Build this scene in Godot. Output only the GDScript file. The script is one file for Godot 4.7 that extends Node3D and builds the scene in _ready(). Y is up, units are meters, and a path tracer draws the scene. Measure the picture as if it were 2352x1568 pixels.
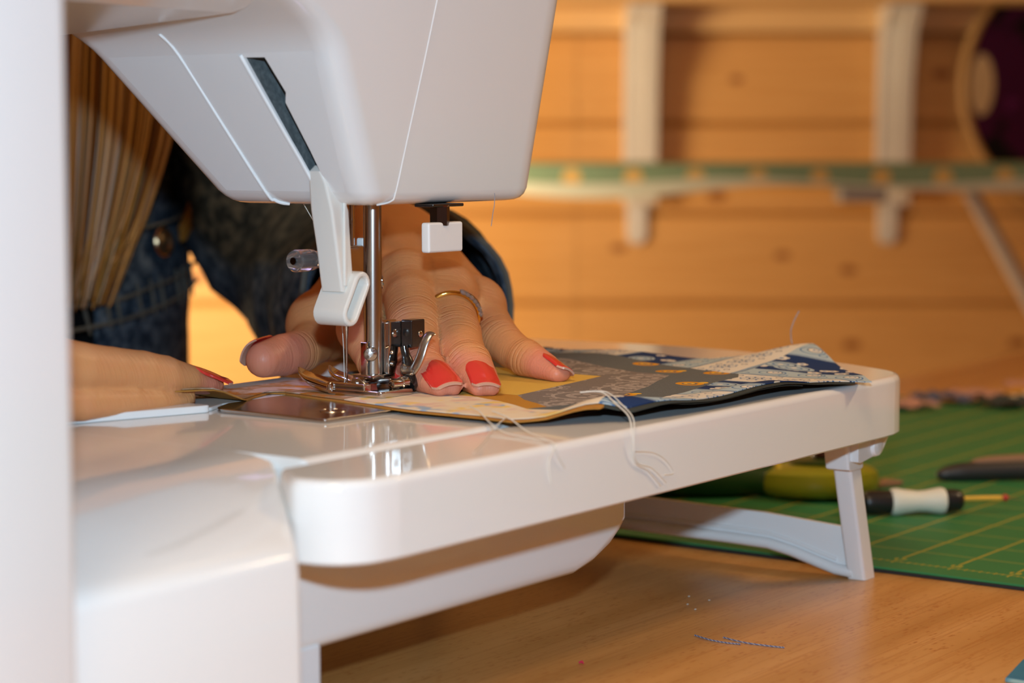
extends Node3D
# Millimetre frame of the sewing machine: x runs along its arm towards the needle end, z towards its back, y = 0 on the bed.
# World: metres, same axes, y = 0 on the work table (the bed lies 84 mm above it).

const BED := 84.0
const YAW := -0.943984          # camera and room are turned by this about y
const EYE := Vector3(-581.4, 90.9, 494.2)
const F := 4900.0
const HOR := 330.0
var M := {}
var MM := Transform3D(Basis().scaled(Vector3(0.001, 0.001, 0.001)), Vector3(0, BED * 0.001, 0))
var used := {}


func L(x: float, y: float, z: float) -> Vector3:
	return Vector3(x, y + BED, z) * 0.001


# ------------------------------------------------------------------ geometry collector
class G:
	var v := PackedVector3Array()
	var uv := PackedVector2Array()
	var col := PackedColorArray()
	var nor := PackedVector3Array()
	var ix := PackedInt32Array()      # counter-clockwise triples
	var T := Transform3D()
	var smooth := false
	var crease := 0.77
	var two := false

	func tri(a: int, b: int, c: int) -> void:
		ix.append(a); ix.append(b); ix.append(c)

	func put(p: Vector3, t := Vector2.ZERO) -> int:
		v.append(p)
		uv.append(t)
		return v.size() - 1

	func rings(rs: Array, closed := true, cap0 := true, cap1 := true, outward := true) -> void:
		var start_tri := ix.size()
		var first := v.size()
		var n: int = rs[0].size()
		for i in rs.size():
			var r: PackedVector3Array = rs[i]
			for j in n:
				put(r[j], Vector2(float(j) / n, float(i) / maxf(1.0, rs.size() - 1)))
		var m := n if closed else n - 1
		for i in rs.size() - 1:
			for j in m:
				var a := first + i * n + j
				var b := first + i * n + (j + 1) % n
				var c := b + n
				var d := a + n
				tri(a, b, c)
				tri(a, c, d)
		if cap0:
			cap(rs[0], first, true)
		if cap1:
			cap(rs[rs.size() - 1], first + (rs.size() - 1) * n, false)
		if outward:
			orient(start_tri)

	func cap(r: PackedVector3Array, first: int, flip: bool) -> void:
		# flat polygon: project on its main plane and triangulate
		var nrm := Vector3.ZERO
		for j in r.size():
			nrm += r[j].cross(r[(j + 1) % r.size()])
		if nrm.length() < 1e-12:
			return
		nrm = nrm.normalized()
		var ax := nrm.cross(Vector3(0.3, 0.5, 0.81)).normalized()
		var ay := nrm.cross(ax)
		var flat := PackedVector2Array()
		for p in r:
			flat.append(Vector2(p.dot(ax), p.dot(ay)))
		var t := Geometry2D.triangulate_polygon(flat)
		if t.is_empty():
			for j in range(1, r.size() - 1):
				t.append(0); t.append(j); t.append(j + 1)
		for k in range(0, t.size(), 3):
			var a := first + t[k]
			var b := first + t[k + 1]
			var c := first + t[k + 2]
			var up := (v[b] - v[a]).cross(v[c] - v[a]).dot(nrm) > 0
			if up != flip:
				tri(a, b, c)
			else:
				tri(a, c, b)

	func orient(from_tri: int) -> void:
		var vol := 0.0
		var o := v[ix[from_tri]] if ix.size() > from_tri else Vector3.ZERO
		for k in range(from_tri, ix.size(), 3):
			vol += (v[ix[k]] - o).dot((v[ix[k + 1]] - o).cross(v[ix[k + 2]] - o))
		if vol < 0:
			for k in range(from_tri, ix.size(), 3):
				var s := ix[k + 1]
				ix[k + 1] = ix[k + 2]
				ix[k + 2] = s

	func tube(path: Array, radii: Array, sides := 10, caps := true, squash := 1.0, up := Vector3.UP) -> void:
		var rs := []
		var side := Vector3.ZERO
		for i in path.size():
			var a: Vector3 = path[maxi(0, i - 1)]
			var b: Vector3 = path[mini(path.size() - 1, i + 1)]
			var t := (b - a).normalized()
			if side == Vector3.ZERO:
				side = up.cross(t)
				if side.length() < 0.05:
					side = Vector3(1, 0, 0.1).cross(t)
			side = (side - t * side.dot(t)).normalized()
			var w := t.cross(side)
			var rad: float = radii[mini(i, radii.size() - 1)]
			var r := PackedVector3Array()
			for j in sides:
				var an := TAU * j / sides
				r.append(path[i] + side * cos(an) * rad + w * sin(an) * rad * squash)
			rs.append(r)
		rings(rs, true, caps, caps)

	func lathe(o: Vector3, axis: Vector3, prof: Array, sides := 24, caps := true) -> void:
		# prof: [radius, distance along the axis]
		var a := axis.normalized()
		var s := a.cross(Vector3(0.31, 0.55, 0.77)).normalized()
		var w := a.cross(s)
		var rs := []
		for p in prof:
			var r := PackedVector3Array()
			for j in sides:
				var an := TAU * j / sides
				r.append(o + a * p[1] + (s * cos(an) + w * sin(an)) * p[0])
			rs.append(r)
		rings(rs, true, caps, caps)

	static func offset(poly: PackedVector2Array, d: float) -> PackedVector2Array:
		# moves every corner inwards by d (poly counter-clockwise)
		var out := PackedVector2Array()
		var n := poly.size()
		for i in n:
			var a := (poly[i] - poly[(i + n - 1) % n]).normalized()
			var b := (poly[(i + 1) % n] - poly[i]).normalized()
			var na := Vector2(-a.y, a.x)
			var nb := Vector2(-b.y, b.x)
			var m := na + nb
			m = m / maxf(0.35, m.dot(na))
			out.append(poly[i] + m * d)
		return out

	static func ccw(poly: PackedVector2Array) -> PackedVector2Array:
		var s := 0.0
		for i in poly.size():
			s += poly[i].cross(poly[(i + 1) % poly.size()])
		if s < 0:
			var r := poly.duplicate()
			r.reverse()
			return r
		return poly

	static func rounded(poly: PackedVector2Array, rad, seg := 4) -> PackedVector2Array:
		var out := PackedVector2Array()
		var n := poly.size()
		for i in n:
			var p := poly[i]
			var a := poly[(i + n - 1) % n] - p
			var b := poly[(i + 1) % n] - p
			var r: float = rad[i] if rad is Array else rad
			if r <= 0.0:
				out.append(p)
				continue
			var half := a.angle_to(b) / 2.0
			var t := minf(r / maxf(0.05, absf(tan(half))), minf(a.length(), b.length()) * 0.49)
			var p0 := p + a.normalized() * t
			var p1 := p + b.normalized() * t
			for k in seg + 1:
				var u := float(k) / seg
				out.append(p0.lerp(p, u).lerp(p.lerp(p1, u), u))
		return out

	static func lift(poly: PackedVector2Array, h: float, axis: String) -> PackedVector3Array:
		var out := PackedVector3Array()
		for p in poly:
			if axis == "y":
				out.append(Vector3(p.x, h, p.y))
			elif axis == "z":
				out.append(Vector3(p.x, p.y, h))
			else:
				out.append(Vector3(h, p.y, p.x))
		return out

	# prism of a polygon between two heights with rounded rims
	func prism(poly: PackedVector2Array, h0: float, h1: float, axis := "y", bevel := 0.0) -> void:
		var p := G.ccw(poly)
		var rs := []
		if bevel > 0:
			for k in 4:
				var an := PI / 2 * k / 3.0
				rs.append(G.lift(G.offset(p, bevel * (1.0 - sin(an))), h0 + bevel * (1.0 - cos(an)), axis))
			for k in range(3, -1, -1):
				var an := PI / 2 * k / 3.0
				rs.append(G.lift(G.offset(p, bevel * (1.0 - sin(an))), h1 - bevel * (1.0 - cos(an)), axis))
		else:
			rs = [G.lift(p, h0, axis), G.lift(p, h1, axis)]
		rings(rs)

	func box(lo: Vector3, hi: Vector3, bevel := 0.0) -> void:
		var q := PackedVector2Array([Vector2(lo.x, lo.z), Vector2(hi.x, lo.z), Vector2(hi.x, hi.z), Vector2(lo.x, hi.z)])
		if bevel > 0:
			q = G.rounded(G.ccw(q), bevel, 3)
		prism(q, lo.y, hi.y, "y", bevel)

	func ball(c: Vector3, r: Vector3, seg := 12) -> void:
		var rs := []
		for i in range(1, seg):
			var p := PI * i / seg
			var ring := PackedVector3Array()
			for j in seg * 2:
				var an := PI * j / seg
				ring.append(c + Vector3(sin(p) * cos(an), cos(p), sin(p) * sin(an)) * r)
			rs.append(ring)
		rings(rs)

	func torus(c: Vector3, axis: Vector3, R: float, r: float, seg := 28, sides := 8, from := 0.0, to := TAU) -> void:
		var a := axis.normalized()
		var s := a.cross(Vector3(0.31, 0.55, 0.77)).normalized()
		var w := a.cross(s)
		var full := absf(to - from - TAU) < 0.001
		var rs := []
		for i in seg + 1:
			var an := from + (to - from) * i / seg
			var d := s * cos(an) + w * sin(an)
			var ring := PackedVector3Array()
			for j in sides:
				var b := TAU * j / sides
				ring.append(c + d * (R + r * cos(b)) + a * r * sin(b))
			rs.append(ring)
		rings(rs, true, not full, not full)

	func mesh() -> ArrayMesh:
		var arr := []
		arr.resize(Mesh.ARRAY_MAX)
		var V := PackedVector3Array()
		for p in v:
			V.append(T * p)
		var has_col := col.size() == v.size() and v.size() > 0
		var N := PackedVector3Array()
		if nor.size() == v.size() and v.size() > 0:
			N = nor
		else:
			var fn := PackedVector3Array()
			for k in range(0, ix.size(), 3):
				fn.append((V[ix[k + 1]] - V[ix[k]]).cross(V[ix[k + 2]] - V[ix[k]]))
			if smooth:
				N.resize(V.size())
				for k in range(0, ix.size(), 3):
					for q in 3:
						N[ix[k + q]] += fn[k / 3]
				for i in N.size():
					N[i] = N[i].normalized()
			else:
				# split where the faces meet at a sharp angle
				var at := []
				at.resize(V.size())
				for k in range(0, ix.size(), 3):
					for q in 3:
						if at[ix[k + q]] == null:
							at[ix[k + q]] = PackedInt32Array([k / 3])
						else:
							at[ix[k + q]].append(k / 3)
				var unit := PackedVector3Array()
				for f in fn:
					unit.append(f.normalized())
				var V2 := PackedVector3Array()
				var U2 := PackedVector2Array()
				var C2 := PackedColorArray()
				for k in range(0, ix.size(), 3):
					for q in 3:
						var i := ix[k + q]
						var s := Vector3.ZERO
						for f in at[i]:
							if unit[f].dot(unit[k / 3]) > crease:
								s += fn[f]
						N.append(s.normalized() if s.length_squared() > 0 else unit[k / 3])
						V2.append(V[i])
						U2.append(uv[i])
						if has_col:
							C2.append(col[i])
				V = V2
				uv = U2
				col = C2
				ix = PackedInt32Array(range(V.size()))
		var flip := PackedInt32Array()
		flip.resize(ix.size())
		for k in range(0, ix.size(), 3):
			flip[k] = ix[k]
			flip[k + 1] = ix[k + 2]
			flip[k + 2] = ix[k + 1]
		arr[Mesh.ARRAY_VERTEX] = V
		arr[Mesh.ARRAY_NORMAL] = N
		arr[Mesh.ARRAY_TEX_UV] = uv
		if two:
			arr[Mesh.ARRAY_TEX_UV2] = uv
		if has_col:
			arr[Mesh.ARRAY_COLOR] = col
		arr[Mesh.ARRAY_INDEX] = flip
		var m := ArrayMesh.new()
		m.add_surface_from_arrays(Mesh.PRIMITIVE_TRIANGLES, arr)
		return m


# ------------------------------------------------------------------ distance field and surface nets (millimetres)
class Field:
	var o: Vector3
	var h: float
	var nx: int
	var ny: int
	var nz: int
	var f := PackedFloat32Array()

	func _init(lo: Vector3, hi: Vector3, cell: float) -> void:
		o = lo
		h = cell
		nx = int((hi.x - lo.x) / cell) + 2
		ny = int((hi.y - lo.y) / cell) + 2
		nz = int((hi.z - lo.z) / cell) + 2
		f.resize(nx * ny * nz)
		f.fill(1000.0)

	# chain of [point, radius]; k joins it to what is there: k near `root`, k_far beyond
	func chain(pts: Array, k: float, root = null, k_far := 0.8, reach := 22.0, inner := 0.6) -> void:
		var lo: Vector3 = pts[0][0]
		var hi: Vector3 = lo
		var rm := 0.0
		for p in pts:
			lo = lo.min(p[0])
			hi = hi.max(p[0])
			rm = maxf(rm, p[1])
		var pad := rm + maxf(k, 3.0) + 2.0 * h
		var a := ((lo - Vector3.ONE * pad - o) / h).floor()
		var b := ((hi + Vector3.ONE * pad - o) / h).ceil()
		var n := pts.size() - 1
		var mid := PackedVector3Array()
		var far := PackedFloat32Array()
		for i in maxi(1, n):
			var e: Array = pts[mini(i + 1, n)]
			mid.append((pts[i][0] + e[0]) / 2.0)
			far.append((pts[i][0] - e[0]).length() / 2.0 + maxf(pts[i][1], e[1]) + (e[2].length() if e.size() > 2 else 0.0) + maxf(k, 3.0) + 1.5 * h)
		for z in range(maxi(0, int(a.z)), mini(nz, int(b.z) + 1)):
			for y in range(maxi(0, int(a.y)), mini(ny, int(b.y) + 1)):
				for x in range(maxi(0, int(a.x)), mini(nx, int(b.x) + 1)):
					var p := o + Vector3(x, y, z) * h
					var d := 1000.0
					for i in maxi(1, n):
						if p.distance_to(mid[i]) > far[i]:
							continue
						var q: Vector3 = pts[i][0]
						var r: float = pts[i][1]
						var e := 0.0
						if n > 0 and pts[i + 1].size() > 2:
							# flattened: a pair of bones side by side
							var w1: Vector3 = pts[i + 1][2]
							var w0: Vector3 = pts[i][2] if pts[i].size() > 2 else w1 * 0.4
							var r1: float = pts[i + 1][1]
							var c0 := p - q
							for sg: float in [-1.0, 1.0]:
								var s2: Vector3 = pts[i + 1][0] + w1 * sg - q - w0 * sg
								var c1: Vector3 = c0 - w0 * sg
								var t2 := clampf(c1.dot(s2) / s2.length_squared(), 0.0, 1.0)
								var e2 := (c1 - s2 * t2).length() - lerpf(r, r1, t2)
								if sg < 0.0:
									e = e2
								else:
									var g2 := maxf(2.5 - absf(e - e2), 0.0)
									e = minf(e, e2) - g2 * g2 / 10.0
						elif n > 0:
							var s: Vector3 = pts[i + 1][0] - q
							var t := clampf((p - q).dot(s) / s.length_squared(), 0.0, 1.0)
							e = p.distance_to(q + s * t) - lerpf(r, pts[i + 1][1], t)
						else:
							e = p.distance_to(q) - r
						var g := maxf(inner - absf(d - e), 0.0)
						d = minf(d, e) - g * g / (4.0 * inner)
					if d > 900.0:
						continue
					var at := x + nx * (y + ny * z)
					var kk := k
					if root != null:
						kk = lerpf(k, k_far, smoothstep(reach * 0.55, reach, p.distance_to(root)))
					var was := f[at]
					var gg := maxf(kk - absf(was - d), 0.0)
					f[at] = minf(was, d) - gg * gg / (4.0 * kk)

	func value(p: Vector3) -> float:
		var q := (p - o) / h
		var x := clampi(int(q.x), 0, nx - 2)
		var y := clampi(int(q.y), 0, ny - 2)
		var z := clampi(int(q.z), 0, nz - 2)
		var u := clampf(q.x - x, 0, 1)
		var w := clampf(q.y - y, 0, 1)
		var t := clampf(q.z - z, 0, 1)
		var i := x + nx * (y + ny * z)
		var nn := nx * ny
		var a := lerpf(lerpf(f[i], f[i + 1], u), lerpf(f[i + nx], f[i + nx + 1], u), w)
		var b := lerpf(lerpf(f[i + nn], f[i + nn + 1], u), lerpf(f[i + nn + nx], f[i + nn + nx + 1], u), w)
		return lerpf(a, b, t)

	func nets(g: G, tint: Callable) -> void:
		var cell := PackedInt32Array()
		cell.resize(f.size())
		cell.fill(-1)
		var step := [1, nx, nx * ny]
		var off := []
		for c in 8:
			off.append((c & 1) + nx * ((c >> 1) & 1) + nx * ny * (c >> 2))
		var edges := [[0, 1], [2, 3], [4, 5], [6, 7], [0, 2], [1, 3], [4, 6], [5, 7], [0, 4], [1, 5], [2, 6], [3, 7]]
		var base := g.v.size()
		for z in nz - 1:
			for y in ny - 1:
				var row := nx * (y + ny * z)
				for x in nx - 1:
					var i := row + x
					if absf(f[i]) > 2.5 * h:
						continue
					var neg := 0
					for c in 8:
						if f[i + off[c]] < 0.0:
							neg += 1
					if neg == 0 or neg == 8:
						continue
					var s := Vector3.ZERO
					var n := 0
					for e in edges:
						var fa := f[i + off[e[0]]]
						var fb := f[i + off[e[1]]]
						if (fa < 0.0) != (fb < 0.0):
							var t := fa / (fa - fb)
							var ca := Vector3(e[0] & 1, (e[0] >> 1) & 1, e[0] >> 2)
							var cb := Vector3(e[1] & 1, (e[1] >> 1) & 1, e[1] >> 2)
							s += ca.lerp(cb, t)
							n += 1
					var p := o + (Vector3(x, y, z) + s / n) * h
					cell[i] = g.put(p)
					var d := h * 0.9
					var gr := Vector3(value(p + Vector3(d, 0, 0)) - value(p - Vector3(d, 0, 0)), value(p + Vector3(0, d, 0)) - value(p - Vector3(0, d, 0)), value(p + Vector3(0, 0, d)) - value(p - Vector3(0, 0, d)))
					g.nor.append(gr.normalized())
					g.col.append(tint.call(p))
		for z in range(1, nz - 1):
			for y in range(1, ny - 1):
				for x in range(1, nx - 1):
					var i := x + nx * (y + ny * z)
					if absf(f[i]) > 2.5 * h:
						continue
					var inside := f[i] < 0.0
					for ax in 3:
						if (f[i + step[ax]] < 0.0) == inside:
							continue
						var s1: int = step[(ax + 1) % 3]
						var s2: int = step[(ax + 2) % 3]
						var a := cell[i]
						var b := cell[i - s1]
						var c := cell[i - s1 - s2]
						var d := cell[i - s2]
						if a < 0 or b < 0 or c < 0 or d < 0:
							continue
						if inside:
							g.tri(a, b, c)
							g.tri(a, c, d)
						else:
							g.tri(a, c, b)
							g.tri(a, d, c)


# ------------------------------------------------------------------ nodes
func numbered(called: String) -> String:
	used[called] = used.get(called, 0) + 1
	return called if used[called] == 1 else "%s_%03d" % [called, used[called] - 1]


func thing(called: String, label: String, category: String, at: Vector3, group := "", turn := 0.0) -> Node3D:
	var o := Node3D.new()
	o.name = numbered(called)
	add_child(o)
	o.position = at
	o.rotation.y = turn
	o.set_meta("label", label)
	o.set_meta("category", category)
	if group:
		o.set_meta("group", group)
	return o


func room(called: String, at := Vector3.ZERO, turn := 0.0) -> Node3D:
	var o := Node3D.new()
	o.name = called
	add_child(o)
	o.position = at
	o.rotation.y = turn
	o.set_meta("kind", "structure")
	return o


func part(called: String, g: G, m: Material, parent: Node3D) -> MeshInstance3D:
	g.T = parent.global_transform.affine_inverse() * g.T
	if g.nor.size():
		for i in g.nor.size():
			g.nor[i] = (g.T.basis * g.nor[i]).normalized()
	return hang(called, g.mesh(), m, parent)


func hang(called: String, mesh: Mesh, m: Material, parent: Node3D) -> MeshInstance3D:
	var o := MeshInstance3D.new()
	o.name = called
	o.mesh = mesh
	o.material_override = m
	parent.add_child(o, true)
	return o


func mm() -> G:
	var g := G.new()
	g.T = MM
	return g


func poly(a: Array) -> PackedVector2Array:
	var p := PackedVector2Array()
	for k in range(0, a.size(), 2):
		p.append(Vector2(a[k], a[k + 1]))
	return p


func spline(pts: Array, per := 8) -> Array:
	var out := []
	var n := pts.size()
	for i in n - 1:
		var p0 = pts[maxi(0, i - 1)]
		var p3 = pts[mini(n - 1, i + 2)]
		for k in per:
			out.append(pts[i].cubic_interpolate(pts[i + 1], p0, p3, float(k) / per))
	out.append(pts[n - 1])
	return out


# ------------------------------------------------------------------ materials
func flat(called: String, c: Color, rough := 0.5, metal := 0.0, spec := 0.5) -> StandardMaterial3D:
	# c: linear base colour
	var m := StandardMaterial3D.new()
	m.resource_name = called
	m.albedo_color = c.linear_to_srgb()
	m.roughness = rough
	m.metallic = metal
	m.metallic_specular = spec
	M[called] = m
	return m


func noise_tex(sd: int, freq: float, ramp: Array, size := 512, octaves := 4, as_normal := 0.0, kind := FastNoiseLite.TYPE_SIMPLEX_SMOOTH) -> NoiseTexture2D:
	var n := FastNoiseLite.new()
	n.seed = sd
	n.frequency = freq
	n.noise_type = kind
	n.fractal_octaves = octaves
	var t := NoiseTexture2D.new()
	t.width = size
	t.height = size
	t.seamless = true
	t.generate_mipmaps = false
	t.noise = n
	if as_normal > 0:
		t.as_normal_map = true
		t.bump_strength = as_normal
	if ramp.size():
		var g := Gradient.new()
		var offs := PackedFloat32Array()
		var cols := PackedColorArray()
		for k in ramp:
			offs.append(k[0])
			cols.append(k[1].linear_to_srgb())
		g.offsets = offs
		g.colors = cols
		t.color_ramp = g
	return t


func bump(m: StandardMaterial3D, tex: Texture2D, centimetres: float) -> void:
	m.heightmap_enabled = true
	m.heightmap_texture = tex
	m.heightmap_scale = centimetres


func tri_map(m: StandardMaterial3D, scale: Vector3, world := false) -> void:
	m.uv1_triplanar = true
	m.uv1_world_triplanar = world
	m.uv1_scale = scale


func disc(im: Image, cx: float, cy: float, r: float, c: Color, hole := 0.0, sx := 1.0, sy := 1.0) -> void:
	var w := im.get_width()
	var hh := im.get_height()
	for y in range(int(cy - r * sy) - 1, int(cy + r * sy) + 2):
		for x in range(int(cx - r * sx) - 1, int(cx + r * sx) + 2):
			var d := Vector2((x - cx) / sx, (y - cy) / sy).length()
			if d <= r and d >= hole:
				im.set_pixel(posmod(x, w), posmod(y, hh), c)


func streaks(im: Image, rng: RandomNumberGenerator, n: int, len0: int, len1: int, thick: int, c: Color, alpha: float) -> void:
	var w := im.get_width()
	var hh := im.get_height()
	for i in n:
		var x := rng.randi_range(0, w - 1)
		var y := rng.randi_range(0, hh - thick - 1)
		var len := rng.randi_range(len0, len1)
		var a := alpha * rng.randf_range(0.4, 1.0)
		for k in len:
			var px := (x + k) % w
			for q in thick:
				im.set_pixel(px, y + q, im.get_pixel(px, y + q).lerp(c, a))


func tex(im: Image) -> ImageTexture:
	return ImageTexture.create_from_image(im)


func pine(sd: int) -> ImageTexture:
	# boards of pine: 1.2 m by 0.14 m, grain along x, knots
	var rng := RandomNumberGenerator.new()
	rng.seed = sd
	var n := FastNoiseLite.new()
	n.seed = sd
	n.frequency = 0.02
	n.fractal_octaves = 4
	var w := 1024
	var hh := 128
	var im := Image.create(w, hh, false, Image.FORMAT_RGB8)
	var knots := []
	for i in 5:
		knots.append(Vector3(rng.randf_range(40, w - 40), rng.randf_range(15, hh - 15), rng.randf_range(5, 9)))
	var light := Color(0.75, 0.43, 0.155).linear_to_srgb()
	var dark := Color(0.57, 0.275, 0.072).linear_to_srgb()
	var knot := Color(0.25, 0.085, 0.02).linear_to_srgb()
	for y in hh:
		for x in w:
			var warp := 0.0
			var kn := 0.0
			for k in knots:
				var d := Vector2((x - k.x) * 0.55, y - k.y).length()
				if d < k.z * 5.0:
					warp += 14.0 * exp(-d / k.z) * signf(y - k.y)
					kn = maxf(kn, 1.0 - smoothstep(k.z * 0.55, k.z * 1.35, d))
			var g := 0.5 + 0.5 * sin((y + warp) * 0.33 + 5.0 * n.get_noise_2d(x * 0.12, (y + warp) * 0.8))
			var c := light.lerp(dark, 0.12 + 0.38 * g * (0.6 + 0.8 * absf(n.get_noise_2d(x * 0.3, y * 2.0))))
			im.set_pixel(x, y, c.lerp(knot, kn * 0.8))
	return tex(im)


func beech_flecks() -> ImageTexture:
	var rng := RandomNumberGenerator.new()
	rng.seed = 7
	var im := Image.create(1024, 1024, false, Image.FORMAT_RGBA8)
	var n := FastNoiseLite.new()
	n.seed = 3
	n.frequency = 0.006
	var a := Color(0.36, 0.115, 0.022).linear_to_srgb()
	im.fill(Color(a.r, a.g, a.b, 0.0))
	for i in 5200:
		var x := rng.randi_range(0, 1023)
		var y := rng.randi_range(0, 1023)
		var len := rng.randi_range(4, 15)
		var al := rng.randf_range(0.35, 0.85) * (0.7 + 0.7 * n.get_noise_2d(x, y))
		for k in len:
			var e := 1.0 - absf(2.0 * k / len - 1.0)
			for q in 3:
				im.set_pixel((x + k) % 1024, (y + q + int(k * 0.08)) % 1024, Color(a.r, a.g, a.b, clampf(al * (0.4 + e) * (1.0 if q == 1 else 0.6), 0, 0.9)))
	for i in 190:
		var y := rng.randi_range(0, 1023)
		var x := rng.randi_range(0, 1023)
		var al := rng.randf_range(0.15, 0.4)
		for k in rng.randi_range(200, 900):
			var px := (x + k) % 1024
			var py := (y + int(4.0 * sin(k * 0.006 + i))) % 1024
			for q in 2:
				var yy := posmod(py + q, 1024)
				if im.get_pixel(px, yy).a < al:
					im.set_pixel(px, yy, Color(a.r, a.g, a.b, al))
	return tex(im)


func crease_map() -> ImageTexture:
	# relief of the skin: u runs from 30 mm behind the knuckle to the fingertip (160 mm in all), v across 32 mm; fine pores, creases over the joints
	var rng := RandomNumberGenerator.new()
	rng.seed = 43
	var n := FastNoiseLite.new()
	n.seed = 44
	n.frequency = 0.05
	n.fractal_octaves = 3
	var w := 1024
	var hh := 256
	var im := Image.create(w, hh, false, Image.FORMAT_L8)
	var lines := []
	for z in [[42.0, 8.0, 9, 0.55], [68.0, 4.5, 6, 0.5], [4.0, 9.0, 8, 0.22], [24.0, 7.0, 5, 0.14], [80.0, 3.0, 2, 0.12]]:
		for i in z[2]:
			lines.append([z[0] + z[1] * (2.0 * i / (z[2] - 1.0) - 1.0) + rng.randf_range(-0.5, 0.5), z[3] * rng.randf_range(0.5, 1.0), rng.randf_range(-1, 1) * 0.9, rng.randf_range(0, TAU)])
	for y in hh:
		var v := float(y) / hh
		for x in w:
			var s := x * 160.0 / w - 30.0
			var h := 0.72 + 0.10 * n.get_noise_2d(x * 2.2, y * 0.5) + 0.05 * n.get_noise_2d(x * 4.0 + 300.0, y * 4.0)
			for l in lines:
				var d: float = s - l[0] - l[2] * sin(v * TAU + l[3]) - 3.0 * (v - 0.5) * (v - 0.5) * signf(l[0] - 42.0)
				if absf(d) < 1.2:
					h -= l[1] * exp(-d * d * 9.0) * (0.55 + 0.45 * sin(v * TAU * 2.0 + l[3] * 3.0))
			im.set_pixel(x, y, Color(h, h, h))
	return tex(im)


func blue_print() -> ImageTexture:
	# bands across the strip: navy with blossoms, pale blue with paisleys, cream with outlined flowers
	var rng := RandomNumberGenerator.new()
	rng.seed = 11
	var w := 1024
	var hh := 384
	var im := Image.create(w, hh, false, Image.FORMAT_RGB8)
	var navy := Color(0.016, 0.042, 0.13).linear_to_srgb()
	var blue := Color(0.10, 0.20, 0.38).linear_to_srgb()
	var pale := Color(0.40, 0.50, 0.55).linear_to_srgb()
	var cream := Color(0.70, 0.66, 0.58).linear_to_srgb()
	im.fill(cream)
	var x0 := 0
	var bands := [["n", 190], ["l", 16], ["p", 110], ["l", 16], ["c", 150], ["l", 14], ["p", 100], ["l", 16], ["n", 170], ["l", 14], ["c", 130], ["l", 14], ["p", 84]]
	for b in bands:
		var bw: int = b[1]
		if b[0] == "n":
			im.fill_rect(Rect2i(x0, 0, bw, hh), navy)
			for i in 17:
				var cx := x0 + rng.randf_range(14, bw - 14)
				var cy := rng.randf_range(0, hh)
				var r := rng.randf_range(10, 17)
				for k in 5:
					disc(im, cx + r * 0.75 * cos(k * TAU / 5), cy + r * 0.75 * sin(k * TAU / 5), r * 0.62, cream)
				disc(im, cx, cy, r * 0.4, blue)
			for i in 3:
				var cx := x0 + rng.randf_range(45, bw - 45)
				var cy := rng.randf_range(0, hh)
				disc(im, cx, cy, 34, pale, 0, 1.0, 1.5)
				disc(im, cx, cy, 27, navy, 24, 1.0, 1.5)
				disc(im, cx, cy, 16, blue, 12, 1.0, 1.4)
				disc(im, cx, cy, 7, cream)
		elif b[0] == "l":
			im.fill_rect(Rect2i(x0, 0, bw, hh), pale)
			im.fill_rect(Rect2i(x0 + 1, 0, 4, hh), navy)
			im.fill_rect(Rect2i(x0 + bw - 6, 0, 4, hh), blue)
		else:
			im.fill_rect(Rect2i(x0, 0, bw, hh), pale if b[0] == "p" else cream)
			for i in 4:
				var cx := x0 + bw * 0.5 + rng.randf_range(-8, 8)
				var cy := (i + 0.5) * hh / 4.0
				if b[0] == "p":
					disc(im, cx, cy, 32, blue, 28.5, 1.0, 1.05)
					disc(im, cx + 5, cy + 4, 20, cream)
					disc(im, cx + 5, cy + 4, 20, navy, 17.5)
					disc(im, cx + 8, cy + 6, 9, blue, 6)
					disc(im, cx - 26, cy + 36, 12, blue, 9)
				else:
					for k in 8:
						disc(im, cx + 27 * cos(k * TAU / 8), cy + 27 * sin(k * TAU / 8), 13, blue, 10)
					disc(im, cx, cy, 17, navy, 14)
					disc(im, cx, cy, 8, blue, 5)
					disc(im, cx + 40, cy + 44, 9, navy, 6.5)
					disc(im, cx - 40, cy + 44, 9, navy, 6.5)
		x0 += bw
	return tex(im)


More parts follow.
